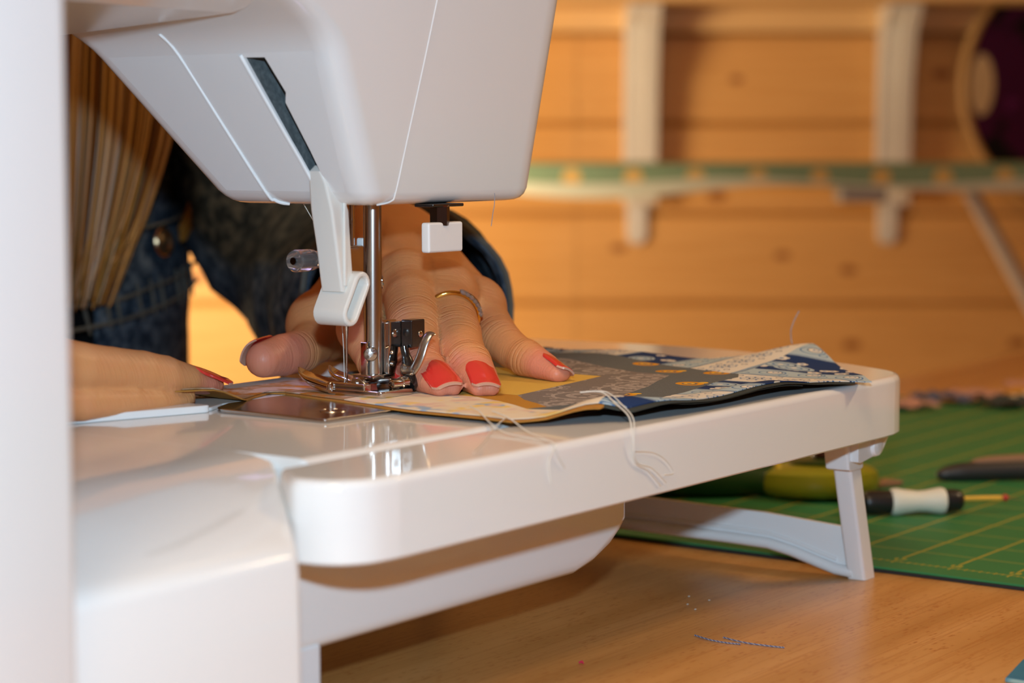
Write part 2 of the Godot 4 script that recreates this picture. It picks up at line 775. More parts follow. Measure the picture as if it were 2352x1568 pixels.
func dotted_print(ground: Color, kind: int) -> ImageTexture:
	var rng := RandomNumberGenerator.new()
	rng.seed = 20 + kind
	var im := Image.create(512, 512, false, Image.FORMAT_RGB8)
	var a := ground.linear_to_srgb()
	im.fill(a)
	for i in 60000:
		var x := rng.randi_range(0, 511)
		var y := rng.randi_range(0, 511)
		var t := rng.randf_range(0.8, 1.25)
		im.set_pixel(x, y, Color(a.r * t, a.g * t, a.b * t))
	if kind == 0:      # ochre rings
		var och := Color(0.66, 0.30, 0.02).linear_to_srgb()
		var och2 := Color(0.78, 0.46, 0.05).linear_to_srgb()
		for p in [[90, 100], [330, 60], [220, 250], [440, 320], [70, 380], [310, 450]]:
			disc(im, p[0], p[1], 34, och, 19)
			disc(im, p[0] + 4, p[1] - 3, 14, och2, 6)
			disc(im, p[0] + 30, p[1] + 22, 12, och2)
	elif kind == 1:      # paisley on brown grey
		var li := Color(0.38, 0.33, 0.30).linear_to_srgb()
		for p in [[120, 120], [390, 160], [250, 380], [60, 440], [460, 440]]:
			disc(im, p[0], p[1], 92, li, 80)
			disc(im, p[0] + 10, p[1] + 8, 60, li, 50)
			for k in 7:
				disc(im, p[0] + 36 * cos(k * 0.9), p[1] + 36 * sin(k * 0.9), 13, li)
			for k in 12:
				disc(im, p[0] + 104 * cos(k * 0.524), p[1] + 104 * sin(k * 0.524), 12, li, 6)
	elif kind == 2:      # pastel watercolour
		var n := FastNoiseLite.new()
		n.seed = 5
		n.frequency = 0.007
		n.fractal_octaves = 3
		var cols := [Color(0.75, 0.62, 0.47), Color(0.80, 0.58, 0.20), Color(0.33, 0.44, 0.60), Color(0.72, 0.50, 0.42), Color(0.78, 0.68, 0.52)]
		for y in 512:
			for x in 512:
				var c: Color = cols[0].lerp(cols[4], 0.5 + 0.5 * n.get_noise_2d(x * 2.0, y * 2.0))
				c = c.lerp(cols[1], smoothstep(0.18, 0.42, n.get_noise_2d(x + 900.0, y)))
				c = c.lerp(cols[2], smoothstep(0.26, 0.46, n.get_noise_2d(x, y + 1700.0)))
				c = c.lerp(cols[3], smoothstep(0.1, 0.5, n.get_noise_2d(x + 4000.0, y)))
				im.set_pixel(x, y, c.linear_to_srgb())
	elif kind == 3:      # ochre shot with rust and tan, the darker end of the strip
		var n := FastNoiseLite.new()
		n.seed = 9
		n.frequency = 0.008
		for y in 512:
			for x in 512:
				var c := Color(0.42, 0.235, 0.105).lerp(Color(0.60, 0.44, 0.33), smoothstep(-0.2, 0.3, n.get_noise_2d(x, y)))
				c = c.lerp(Color(0.50, 0.19, 0.03), smoothstep(0.15, 0.4, n.get_noise_2d(x + 700.0, y)))
				im.set_pixel(x, y, c.linear_to_srgb())
	return tex(im)


func hoop_print() -> ImageTexture:
	var im := Image.create(512, 512, false, Image.FORMAT_RGB8)
	var plum := Color(0.045, 0.006, 0.03).linear_to_srgb()
	var black := Color(0.008, 0.006, 0.006).linear_to_srgb()
	var tan_ := Color(0.50, 0.36, 0.21).linear_to_srgb()
	im.fill(plum)
	var n := FastNoiseLite.new()
	n.seed = 31
	n.frequency = 0.006
	for y in 512:
		for x in 512:
			var t := n.get_noise_2d(x, y)
			if t > 0.12:
				im.set_pixel(x, y, black)
			elif t < -0.3:
				im.set_pixel(x, y, Color(0.09, 0.012, 0.075).linear_to_srgb())
	disc(im, 40, 255, 26, tan_, 0, 0.9, 2.2)
	disc(im, 200, 90, 62, tan_, 0, 0.8, 1.5)
	disc(im, 110, 452, 40, tan_, 0, 1.1, 0.8)
	disc(im, 330, 330, 70, tan_)
	disc(im, 420, 140, 44, tan_, 0, 1.0, 1.4)
	return tex(im)


func board_cover() -> ImageTexture:
	var im := Image.create(512, 128, false, Image.FORMAT_RGB8)
	im.fill(Color(0.21, 0.315, 0.21).linear_to_srgb())
	var dot := Color(0.62, 0.42, 0.15).linear_to_srgb()
	for i in 8:
		disc(im, 32 + i * 64, 30, 10, dot, 0, 1.0, 2.2)
	return tex(im)


func denim(sd: int, base: Color, worn: Color) -> NoiseTexture2D:
	return noise_tex(sd, 0.03, [[0.0, base * 0.65], [0.35, base], [0.62, base.lerp(worn, 0.45)], [1.0, worn]], 512, 6)


func make_materials() -> void:
	flat("white_plastic", Color(0.80, 0.80, 0.80), 0.16)
	flat("bed_plastic", Color(0.80, 0.79, 0.77), 0.07)
	flat("matte_plastic", Color(0.80, 0.80, 0.80), 0.33)
	flat("ivory_plastic", Color(0.78, 0.76, 0.71), 0.28)
	flat("seam_plastic", Color(0.85, 0.87, 0.88), 0.3)
	var felt := flat("slot_felt", Color(1, 1, 1), 0.95)
	felt.albedo_texture = noise_tex(91, 0.05, [[0.0, Color(0.06, 0.075, 0.08)], [0.5, Color(0.10, 0.118, 0.125)], [1.0, Color(0.17, 0.19, 0.195)]], 256, 4)
	tri_map(felt, Vector3(25, 25, 25))
	flat("chrome", Color(0.62, 0.61, 0.60), 0.09, 1.0)
	flat("steel", Color(0.50, 0.48, 0.45), 0.24, 1.0)
	flat("plate_steel", Color(0.40, 0.38, 0.36), 0.16, 1.0)
	flat("dark_steel", Color(0.12, 0.115, 0.11), 0.2, 1.0)
	flat("black_metal", Color(0.01, 0.01, 0.01), 0.15, 0.0, 0.7)
	flat("black_plastic", Color(0.012, 0.011, 0.012), 0.35)
	flat("gold", Color(0.85, 0.52, 0.12), 0.12, 1.0)
	var dia := flat("stone_glass", Color(0.95, 0.97, 1.0, 0.1), 0.02)
	dia.albedo_color.a = 0.12
	dia.refraction_enabled = true
	dia.refraction_scale = 0.08
	dia.transparency = BaseMaterial3D.TRANSPARENCY_ALPHA
	var acr := flat("clear_acrylic", Color(0.96, 0.96, 0.97), 0.03)
	acr.albedo_color.a = 0.08
	acr.refraction_enabled = true
	acr.refraction_scale = 0.049
	acr.transparency = BaseMaterial3D.TRANSPARENCY_ALPHA
	# nails and skin
	var nail := flat("coral_polish", Color(0.72, 0.042, 0.032), 0.1)
	nail.clearcoat_enabled = true
	nail.clearcoat = 0.6
	nail.clearcoat_roughness = 0.04
	flat("nail_edge", Color(0.62, 0.36, 0.26), 0.35)
	var skin := flat("skin", Color(1, 1, 1), 0.42, 0.0, 0.4)
	skin.vertex_color_use_as_albedo = true
	skin.subsurf_scatter_enabled = true
	skin.subsurf_scatter_strength = 0.12
	bump(skin, crease_map(), 0.065)
	# threads, cloth
	flat("white_thread", Color(0.72, 0.68, 0.60), 0.7)
	flat("grey_thread", Color(0.30, 0.30, 0.34), 0.7)
	flat("blue_thread", Color(0.09, 0.11, 0.24), 0.7)
	flat("stitch", Color(0.10, 0.10, 0.085), 0.9)
	var weave := noise_tex(51, 0.22, [], 256, 2)
	for k in [["yellow_cotton", Color(0.72, 0.47, 0.10)], ["ochre_cotton", Color(0.52, 0.25, 0.04)], ["dark_backing", Color(0.05, 0.056, 0.05)], ["orange_backing", Color(0.44, 0.20, 0.04)], ["cream_cotton", Color(0.66, 0.58, 0.44)], ["pink_cotton", Color(0.48, 0.26, 0.19)], ["slate_cotton", Color(0.10, 0.11, 0.17)]]:
		var c := flat(k[0], k[1], 0.85, 0.0, 0.25)
		bump(c, weave, 0.02)
		tri_map(c, Vector3(60, 60, 60))
	for k in [["blue_cotton", blue_print()], ["grey_cotton", dotted_print(Color(0.125, 0.14, 0.147), 0)], ["taupe_cotton", dotted_print(Color(0.20, 0.175, 0.165), 1)], ["pastel_cotton", dotted_print(Color(0.7, 0.6, 0.5), 2)], ["tan_cotton", dotted_print(Color(0.5, 0.3, 0.1), 3)]]:
		var c := flat(k[0], Color(1, 1, 1), 0.85, 0.0, 0.25)
		c.albedo_texture = k[1]
	var teal := flat("teal_print", Color(1, 1, 1), 0.85, 0.0, 0.2)
	teal.albedo_texture = noise_tex(77, 0.012, [[0.0, Color(0.04, 0.14, 0.24)], [0.45, Color(0.05, 0.17, 0.26)], [0.55, Color(0.28, 0.40, 0.36)], [1.0, Color(0.34, 0.44, 0.38)]], 256, 2)
	tri_map(teal, Vector3(9, 9, 9))
	var den := flat("denim", Color(1, 1, 1), 0.9, 0.0, 0.2)
	den.albedo_texture = denim(61, Color(0.022, 0.038, 0.062), Color(0.16, 0.20, 0.24))
	tri_map(den, Vector3(6, 6, 6))
	bump(den, noise_tex(62, 0.3, [], 256, 2), 0.03)
	flat("hair", Color(1, 1, 1), 0.38, 0.0, 0.45).vertex_color_use_as_albedo = true
	flat("black_shirt", Color(0.012, 0.012, 0.013), 0.9, 0.0, 0.2)
	flat("brass", Color(0.55, 0.38, 0.22), 0.3, 1.0)
	# table, mat, tools
	var top := flat("beech", Color(1, 1, 1), 0.30, 0.0, 0.45)
	top.albedo_texture = noise_tex(71, 0.012, [[0.0, Color(0.44, 0.205, 0.058)], [0.5, Color(0.54, 0.272, 0.088)], [1.0, Color(0.63, 0.345, 0.13)]], 512, 5)
	top.uv1_scale = Vector3(0.7, 5.0, 1)
	top.detail_enabled = true
	top.detail_albedo = beech_flecks()
	top.detail_blend_mode = BaseMaterial3D.BLEND_MODE_MIX
	top.detail_uv_layer = BaseMaterial3D.DETAIL_UV_2
	top.uv2_scale = Vector3(2.8, 2.8, 1)
	flat("beech_edge", Color(0.50, 0.25, 0.08), 0.4)
	var green := flat("mat_green", Color(0.032, 0.185, 0.066), 0.55, 0.0, 0.35)
	bump(green, noise_tex(81, 0.2, [], 256, 2), 0.01)
	tri_map(green, Vector3(12, 12, 12))
	flat("mat_yellow", Color(0.42, 0.33, 0.03), 0.6)
	flat("mat_black", Color(0.012, 0.012, 0.014), 0.6)
	flat("white_rubber", Color(0.66, 0.66, 0.58), 0.5)
	flat("yellow_shaft", Color(0.72, 0.42, 0.06), 0.35)
	flat("red_ball", Color(0.45, 0.03, 0.02), 0.3)
	flat("lime_plastic", Color(0.26, 0.30, 0.02), 0.3)
	flat("yellow_plastic", Color(0.60, 0.50, 0.03), 0.3)
	flat("dark_green_plastic", Color(0.012, 0.055, 0.012), 0.35)
	flat("maroon_plastic", Color(0.05, 0.015, 0.012), 0.35)
	flat("tan_grip", Color(0.24, 0.13, 0.07), 0.5)
	flat("charcoal_grip", Color(0.022, 0.02, 0.021), 0.45)
	flat("red_fluff", Color(0.6, 0.02, 0.06), 0.9)
	flat("lint", Color(0.62, 0.52, 0.42), 0.9)
	# room
	for i in 3:
		var b := flat("pine_%d" % i, Color(1, 1, 1), 0.45, 0.0, 0.4)
		b.albedo_texture = pine(101 + i)
	flat("pine_back", Color(0.42, 0.22, 0.07), 0.7)
	flat("rail_pine", Color(0.80, 0.53, 0.24), 0.45)
	flat("bracket_white", Color(0.70, 0.68, 0.64), 0.25)
	flat("bracket_grey", Color(0.36, 0.35, 0.34), 0.22, 0.6)
	var cover := flat("board_cover", Color(1, 1, 1), 0.85, 0.0, 0.2)
	cover.albedo_texture = board_cover()
	flat("cover_lining", Color(0.56, 0.60, 0.50), 0.9)
	flat("tube_grey", Color(0.52, 0.48, 0.43), 0.3, 0.3)
	flat("clip_grey", Color(0.30, 0.27, 0.25), 0.5)
	flat("hoop_wood", Color(0.50, 0.30, 0.11), 0.5)
	var cloth := flat("hoop_cloth", Color(1, 1, 1), 0.9, 0.0, 0.2)
	cloth.albedo_texture = hoop_print()
	flat("room_floor", Color(0.26, 0.14, 0.06), 0.5)
	flat("room_ceiling", Color(0.66, 0.48, 0.27), 0.8)
	var glow := flat("lamp_glass", Color(1, 0.9, 0.7), 0.4)
	glow.emission_enabled = true
	glow.emission = Color(1.0, 0.70, 0.38).linear_to_srgb()
	glow.emission_energy_multiplier = 5.0
	var led := flat("led_glass", Color(0.9, 0.9, 1.0), 0.4)
	led.emission_enabled = true
	led.emission = Color(0.62, 0.5, 1.0).linear_to_srgb()
	led.emission_energy_multiplier = 1.0
	flat("lamp_metal", Color(0.3, 0.28, 0.25), 0.3, 0.8)


# ------------------------------------------------------------------ the scene
func R(right: float, up: float, ahead: float) -> Vector3:
	# metres to the right of, and ahead of, the photographer's eye; up from the table top
	var e := L(EYE.x, 0, EYE.z)
	return Vector3(e.x, up, e.z) + Vector3(cos(YAW), 0, -sin(YAW)) * right + Vector3(-sin(YAW), 0, -cos(YAW)) * ahead


func _ready() -> void:
	# camera
	var cam := Camera3D.new()
	cam.name = "camera"
	add_child(cam)
	cam.position = L(EYE.x, EYE.y, EYE.z)
	cam.rotation = Vector3(-atan((784.0 - HOR) / F), YAW, 0)
	var lens := CameraAttributesPhysical.new()
	lens.frustum_focal_length = 12.0 * F / 784.0
	lens.frustum_focus_distance = 0.77
	lens.exposure_aperture = 9.5
	lens.frustum_near = 0.02
	lens.frustum_far = 50.0
	cam.attributes = lens
	cam.fov = rad_to_deg(2.0 * atan(784.0 / F))
	cam.current = true
	# air
	var we := WorldEnvironment.new()
	we.name = "environment"
	var env := Environment.new()
	env.background_mode = Environment.BG_COLOR
	env.background_color = Color(0, 0, 0)
	env.tonemap_mode = Environment.TONE_MAPPER_LINEAR
	env.tonemap_exposure = 1.0
	env.sdfgi_enabled = true
	env.ssao_enabled = true
	env.ssil_enabled = true
	we.environment = env
	add_child(we)
	# the camera's own flash, 78 mm above the lens
	var flash := SpotLight3D.new()
	flash.name = "camera_flash"
	add_child(flash)
	flash.position = L(EYE.x, EYE.y + 78.0, EYE.z)
	flash.rotation = Vector3(-0.1, YAW, 0)
	flash.light_color = Color(0.56, 0.80, 1.0).linear_to_srgb()
	flash.light_energy = 0.425
	flash.light_size = 0.011
	flash.spot_angle = 50.0
	flash.spot_angle_attenuation = 0.35
	flash.spot_range = 12.0
	flash.spot_attenuation = 2.0
	flash.shadow_enabled = true
	make_materials()
	build_room()
	build_lamps()
	build_table()
	build_machine()
	build_extension()
	build_quilt()
	build_person()
	build_tools()
	build_threads()
	build_background()


func plank_mesh(w: float, hgt: float, d: float, tile: float, off: float) -> ArrayMesh:
	# a board facing +z with chamfered long edges; u runs along it
	var g := G.new()
	var c := 0.006
	var prof := [Vector2(0, -d), Vector2(0, -c), Vector2(c, 0), Vector2(hgt - c, 0), Vector2(hgt, -c), Vector2(hgt, -d)]
	var n := prof.size()
	for side in 2:
		for p in prof:
			g.put(Vector3(w * side - w / 2, p.x, p.y), Vector2(off + w * side / tile, clampf(p.x / hgt, 0.02, 0.98)))
	for i in n - 1:
		g.tri(i, i + n, i + n + 1)
		g.tri(i, i + n + 1, i + 1)
	g.tri(n - 1, n - 1 + n, n)
	g.tri(n - 1, n, 0)
	g.orient(0)
	g.crease = 0.95
	return g.mesh()


func build_room() -> void:
	var w0 := -2.3
	var w1 := 2.5
	var mid := (w0 + w1) / 2
	var wide := w1 - w0
	# pine wall the camera faces: tongue and groove boards on a backing
	var back := room("wall_back", R(mid, -0.75, 3.3), YAW)
	var g := G.new()
	g.box(Vector3(-wide / 2, 0, -0.12), Vector3(wide / 2, 2.55, -0.018))
	hang("backing", g.mesh(), M.pine_back, back)
	var meshes := []
	for i in 6:
		meshes.append(plank_mesh(wide / 2 - 0.001, 0.1365, 0.018, 1.2, i * 0.37))
	var first := fmod(0.75 + 0.175 + (HOR - 696.0) / F * 3.3, 0.1392) - 0.1392
	var k := 0
	for row in 20:
		var y := first + row * 0.1392
		if y < 0 or y > 2.4:
			continue
		for side in 2:
			var o := hang("plank", meshes[(row * 5 + side * 2) % 6], M["pine_%d" % ((row * 2 + side) % 3)], back)
			o.position = Vector3((side - 0.5) * wide / 2, y, 0)
			k += 1
	# the other walls, floor and ceiling
	for a in [["wall_left", R(w0, -0.75, 0.5), YAW + PI / 2, 5.8], ["wall_right", R(w1, -0.75, 0.5), YAW - PI / 2, 5.8], ["wall_front", R(mid, -0.75, -2.3), YAW + PI, wide]]:
		var o := room(a[0], a[1], a[2])
		g = G.new()
		g.box(Vector3(-a[3] / 2, 0, -0.12), Vector3(a[3] / 2, 2.55, -0.018))
		hang("backing", g.mesh(), M.pine_back, o)
		var pm := plank_mesh(a[3], 0.1365, 0.018, 1.2, 0.2)
		for row in 18:
			hang("plank", pm, M["pine_%d" % (row % 3)], o).position = Vector3(0, 0.01 + row * 0.1392, 0)
	var fl := room("floor", R(mid, -0.75, 0.5), YAW)
	g = G.new()
	g.box(Vector3(-wide / 2 - 0.1, -0.1, -3.0), Vector3(wide / 2 + 0.1, 0, 3.0))
	hang("slab", g.mesh(), M.room_floor, fl)
	var ce := room("ceiling", R(mid, 1.78, 0.5), YAW)
	g = G.new()
	g.box(Vector3(-wide / 2 - 0.1, 0, -3.0), Vector3(wide / 2 + 0.1, 0.1, 3.0))
	hang("slab", g.mesh(), M.room_ceiling, ce)


func omni(at: Vector3, c: Color, energy: float, size: float, parent: Node3D) -> void:
	var l := OmniLight3D.new()
	l.name = "light"
	parent.add_child(l, true)
	l.global_position = at
	l.light_color = c.linear_to_srgb()
	l.light_energy = energy
	l.light_size = size
	l.omni_range = 12.0
	l.omni_attenuation = 2.0
	l.shadow_enabled = true


func build_lamps() -> void:
	# standing lamp by the pine wall, behind the machine's column
	var at := R(-0.70, -0.75, 2.62)
	var t := thing("floor_lamp", "standing lamp with a round glowing shade by the pine wall", "lamp", at)
	var g := G.new()
	g.lathe(Vector3.ZERO, Vector3.UP, [[0.0, 0.0], [0.15, 0.0], [0.15, 0.015], [0.14, 0.022], [0.0, 0.03]], 32)
	hang("base", g.mesh(), M.lamp_metal, t)
	g = G.new()
	g.lathe(Vector3.ZERO, Vector3.UP, [[0.012, 0.02], [0.012, 0.72]], 16)
	hang("pole", g.mesh(), M.lamp_metal, t)
	g = G.new()
	g.ball(Vector3(0, 0.86, 0), Vector3(0.2, 0.2, 0.2), 16)
	hang("lamp_globe", g.mesh(), M.lamp_glass, t)
	omni(at + Vector3(0, 0.86, 0), Color(1.0, 0.80, 0.52), 0.86, 0.2, t)
	# pendant with an opaque shade, added out of view to brighten table and mat
	at = R(0.74, 0.62, 0.95)
	t = thing("added_pendant", "added pendant lamp with a dark metal shade, unseen above the cutting mat", "lamp", at)
	g = G.new()
	g.lathe(Vector3.ZERO, Vector3.UP, [[0.17, -0.02], [0.16, 0.04], [0.10, 0.13], [0.04, 0.17], [0.02, 0.18], [0.018, 0.176], [0.038, 0.166], [0.097, 0.127], [0.157, 0.038], [0.167, -0.02]], 40, false)
	hang("shade", g.mesh(), M.lamp_metal, t)
	g = G.new()
	g.ball(Vector3(0, 0.06, 0), Vector3(0.05, 0.05, 0.05), 12)
	hang("bulb", g.mesh(), M.lamp_glass, t)
	g = G.new()
	g.lathe(Vector3.ZERO, Vector3.UP, [[0.004, 0.17], [0.004, 1.16]], 8)
	hang("cord", g.mesh(), M.black_plastic, t)
	omni(at + Vector3(0, 0.06, 0), Color(1.0, 0.72, 0.42), 0.2, 0.05, t)
	# ceiling panel behind the photographer
	var c := R(-0.35, 1.78, -0.45)
	t = thing("ceiling_lamp", "flat warm white panel lamp on the ceiling over the work table", "lamp", c)
	g = G.new()
	g.box(Vector3(-0.32, -0.05, -0.32), Vector3(0.32, 0.0, 0.32), 0.01)
	hang("housing", g.mesh(), M.bracket_white, t)
	g = G.new()
	g.box(Vector3(-0.3, -0.054, -0.3), Vector3(0.3, -0.0505, 0.3))
	hang("lamp_diffuser", g.mesh(), M.lamp_glass, t)
	var a := AreaLight3D.new()
	a.name = "light"
	t.add_child(a)
	a.position = Vector3(0, -0.06, 0)
	a.rotation.x = -PI / 2
	a.area_size = Vector2(0.6, 0.6)
	a.light_color = Color(1.0, 0.66, 0.36).linear_to_srgb()
	a.light_energy = 1.7
	a.area_range = 12.0
	a.area_attenuation = 2.0
	a.shadow_enabled = true


func build_table() -> void:
	var t := thing("work_table", "beech work table with fine brown flecks carrying the sewing machine", "table", Vector3(0.2, -0.75, 0.28))
	var lo := Vector2(-0.95, -0.205)
	var hi := Vector2(1.26, 0.85)
	var g := G.new()
	g.two = true
	var c := 0.002
	var rows := [[0.0, -0.028], [0.0, -c], [c, 0.0]]
	for p in rows:
		for q in [Vector2(lo.x + p[0], lo.y + p[0]), Vector2(hi.x - p[0], lo.y + p[0]), Vector2(hi.x - p[0], hi.y - p[0]), Vector2(lo.x + p[0], hi.y - p[0])]:
			g.put(Vector3(q.x, p[1], q.y), q)
	for i in 2:
		for j in 4:
			var a := i * 4 + j
			var b := i * 4 + (j + 1) % 4
			g.tri(a, b, b + 4)
			g.tri(a, b + 4, a + 4)
	g.tri(8, 9, 10)
	g.tri(8, 10, 11)
	g.tri(2, 1, 0)
	g.tri(3, 2, 0)
	g.orient(0)
	part("table_top", g, M.beech, t)
	for x in [-0.85, 1.16]:
		for z in [-0.13, 0.77]:
			g = G.new()
			g.box(Vector3(x - 0.03, -0.75, z - 0.03), Vector3(x + 0.03, -0.0285, z + 0.03), 0.004)
			part("leg", g, M.beech_edge, t)


func throat_x(y: float) -> float:
	return -24.0 - 0.57 * (y - 71.5) - 0.055 * pow(maxf(0.0, y - 121.0), 2.0)


func head_ring(y: float, inset: float) -> PackedVector3Array:
	var d := y - 71.5
	var zb := 30.0 + 0.2 * d
	var zf := -39.5 - 0.66 * d
	var x := throat_x(y)
	var p := G.ccw(poly([x, zb, x, zf, 77.0, zf, 77.0, zb]))
	p = G.rounded(p, [8.0, 10.0, 15.0, 9.0] if p[0].x > 0 else [9.0, 8.0, 10.0, 15.0], 6)
	return G.lift(G.offset(p, inset), y, "y")


func build_machine() -> void:
	var t := thing("sewing_machine", "glossy white sewing machine with its needle down in the quilt block", "sewing machine", L(-250, -84, 20))
	# base: flat bed that slopes down to a crease at the back, then drops to the table
	var g := mm()
	var prof := [[-92.0, -80.0], [-92.0, -3.0], [-90.0, -0.6], [-87.0, 0.0], [-40.0, 0.0], [0.0, 0.0], [40.0, 0.0], [58.0, 0.0], [66.0, -0.25], [75.0, -1.2], [88.0, -3.6], [100.0, -6.6], [112.0, -10.0], [122.0, -13.2], [125.5, -15.0], [127.0, -18.0], [128.0, -40.0], [128.6, -80.0]]
	var rs := []
	for x in [-425.0, -424.0, -421.0, -330.0, -260.0, -200.0, -180.0, 0.0, 1.0, 2.0]:
		var r := PackedVector3Array()
		for p in prof:
			var end := -121.0 - maxf(0.0, p[0] - 75.0) * 0.93
			var px: float = x
			var ins := 0.0
			if x >= 0.0:
				px = end - (2.5 if x == 0.0 else 0.8 if x == 1.0 else 0.0)
				ins = 0.0 if x == 0.0 or p[0] < 70.0 else 0.7 if x == 1.0 else 2.5
				if p[0] < 70.0:
					px = end
			elif x < -420.0:
				ins = 2.5 if x == -425.0 else 0.7 if x == -424.0 else 0.0
			var y: float = p[1] - (ins if p[1] > -70.0 else 0.0)
			if x > -421.0 and x < 0.0 and px > end:
				px = end
			r.append(Vector3(px, y, p[0]))
		rs.append(r)
	g.rings(rs, true)
	part("base", g, M.bed_plastic, t)
	for q in [[-405.0, -70.0], [-405.0, 105.0], [-190.0, -70.0], [-190.0, 105.0]]:
		g = mm()
		g.lathe(Vector3(q[0], -84, q[1]), Vector3.UP, [[0.0, 0.0], [10.0, 0.0], [11.0, 1.0], [11.0, 4.5]], 20)
		part("rubber_foot", g, M.black_plastic, t)
	# free arm
	g = mm()
	var side := poly([-120.9, 0, -120.9, -9.5, -152, -9.5, -152, -57, 18, -57, 30, -54.5, 40, -50.5, 46, -46.5, 50.5, -42, 50.5, 0])
	g.prism(side, -58.0, 88.0, "z", 4.0)
	part("free_arm", g, M.bed_plastic, t)
	g = mm()
	g.box(Vector3(-150, -84, 78), Vector3(-116.0, -55.0, 88), 1.0)
	part("support_foot", g, M.matte_plastic, t)
	# column and arm
	g = mm()
	g.prism(G.rounded(G.ccw(poly([-425, -80, -251.5, -80, -251.5, 133.5, -330, 157, -425, 165])), [12.0, 6.0, 5.0, 30.0, 12.0], 6), -83.5, 232.0, "y", 5.0)
	part("column", g, M.white_plastic, t)
	g = mm()
	var sec := G.rounded(G.ccw(poly([-72, 128, 12, 133, 44, 141, 52, 160, 52, 232, -88, 232, -88, 150])), [10.0, 6.0, 6.0, 6.0, 6.0, 6.0, 10.0], 4)
	g.prism(sec, -330.0, -70.0, "x", 0.0)
	part("arm", g, M.white_plastic, t)
	# head
	g = mm()
	rs = []
	for p in [[69.8, 7.0], [70.2, 4.0], [71.0, 2.0], [72.4, 0.7], [74.5, 0.0]]:
		rs.append(head_ring(p[0], p[1]))
	for y in [85.0, 95.0, 105.0, 112.0, 118.0, 121.0, 124.0, 127.0, 130.0, 134.0, 138.0, 144.0, 150.0]:
		rs.append(head_ring(y, 0.0))
	for p in [[232.0, 0.0], [235.0, 3.0]]:
		var d := G.rounded(G.ccw(poly([-120, 48, -120, -90, 77, -90, 77, 48])), [8.0, 10.0, 15.0, 9.0], 6)
		d = G.rounded(G.ccw(poly([-120, 48, -120, -90, 77, -90, 77, 48])), 9.0, 6)
		rs.append(G.lift(G.offset(d, p[1]), p[0], "y"))
	g.rings(rs)
	# open the flat throat side for the lever slot: drop its quads and fill round the opening
	var ring: PackedVector3Array = rs[6]
	var edge := 0
	for k in ring.size():
		var q := ring[k]
		var q2 := ring[(k + 1) % ring.size()]
		if q.x < 0 and q2.x < 0 and absf(q2.z - q.z) > 30.0:
			edge = k
	var kept := PackedInt32Array()
	for k in range(0, g.ix.size(), 6):
		var quad := k / 6
		var row := quad / ring.size()
		if row >= 4 and row < 10 and quad % ring.size() == edge:
			continue
		for c in mini(6, g.ix.size() - k):
			kept.append(g.ix[k + c])
	g.ix = kept
	var slot := [[119.6, -0.4], [119.5, 8.9], [108.0, 12.3], [104.7, 10.4], [88.2, 13.2], [78.0, 14.4], [77.0, 9.4], [86.0, 7.0]]
	var rim := PackedVector2Array()
	for k in range(4, 11):
		rim.append(Vector2(rs[k][edge].y, rs[k][edge].z))
	for k in range(10, 3, -1):
		var q: Vector3 = rs[k][(edge + 1) % ring.size()]
		rim.append(Vector2(q.y, q.z))
	var hole := PackedVector2Array()
	for q in slot:
		hole.append(Vector2(q[0], q[1]))
	rim = G.ccw(rim)
	hole = G.ccw(hole)
	hole.reverse()
	var best := [0, 0]
	var near := 1e9
	for k in rim.size():
		for n in hole.size():
			if rim[k].distance_to(hole[n]) < near:
				near = rim[k].distance_to(hole[n])
				best = [k, n]
	var key := PackedVector2Array()
	for k in rim.size() + 1:
		key.append(rim[(best[0] + k) % rim.size()])
	for n in hole.size() + 1:
		key.append(hole[(best[1] + n) % hole.size()])
	var fill := Geometry2D.triangulate_polygon(key)
	var at := g.v.size()
	for q in key:
		g.put(Vector3(throat_x(q.x), q.x, q.y))
	for k in range(0, fill.size(), 3):
		var a0 := g.v[at + fill[k]]
		var up := (g.v[at + fill[k + 1]] - a0).cross(g.v[at + fill[k + 2]] - a0)
		if up.x < 0:
			g.tri(at + fill[k], at + fill[k + 1], at + fill[k + 2])
		else:
			g.tri(at + fill[k], at + fill[k + 2], at + fill[k + 1])
	var head := part("head", g, M.white_plastic, t)
	# the slot's wall, and the felt that lines the pocket behind it
	g = mm()
	var a := PackedVector3Array()
	var b := PackedVector3Array()
	var c2 := PackedVector3Array()
	for q in slot:
		a.append(Vector3(throat_x(q[0]), q[0], q[1]))
		b.append(Vector3(throat_x(q[0]) + 1.3, q[0], q[1]))
		c2.append(Vector3(throat_x(q[0]) + 18.0, q[0], q[1]))
	g.rings([a, b], true, false, false, false)
	part("lever_slot", g, M.white_plastic, head)
	g = mm()
	g.rings([b, c2], true, false, true, false)
	part("slot_lining", g, M.slot_felt, head)
	# raised joint lines of the covers
	g = mm()
	g.tube(spline([Vector3(throat_x(128) - 0.1, 128, -32.2), Vector3(throat_x(121) - 0.1, 121, -29.8), Vector3(throat_x(95) - 0.1, 95, -21.6), Vector3(throat_x(74.0) - 0.1, 74.0, -14.8), Vector3(-22.6, 71.2, -13.2), Vector3(-20.6, 70.2, -11.6), Vector3(-18.6, 69.9, -10.0)], 8), [0.6], 8)
	part("seam_line", g, M.seam_plastic, head)
	g = mm()
	g.tube(spline([Vector3(-2.0, 146, 44.9), Vector3(-4.6, 118, 39.3), Vector3(-7.4, 92, 34.1), Vector3(-9.3, 74.5, 30.6), Vector3(-10.5, 71.2, 29.3), Vector3(-13, 69.9, 25)], 8), [0.32], 8)
	part("seam_line", g, M.white_plastic, head)
	g = mm()
	var lip := []
	for s in [[120.4, -1.6], [100.0, 3.4], [86.0, 7.0], [75.0, 9.4], [72.6, 10.2]]:
		lip.append(Vector3(throat_x(s[0]) + 0.1, s[0], s[1]))
	g.tube(lip, [0.9], 8)
	part("slot_lip", g, M.seam_plastic, head)
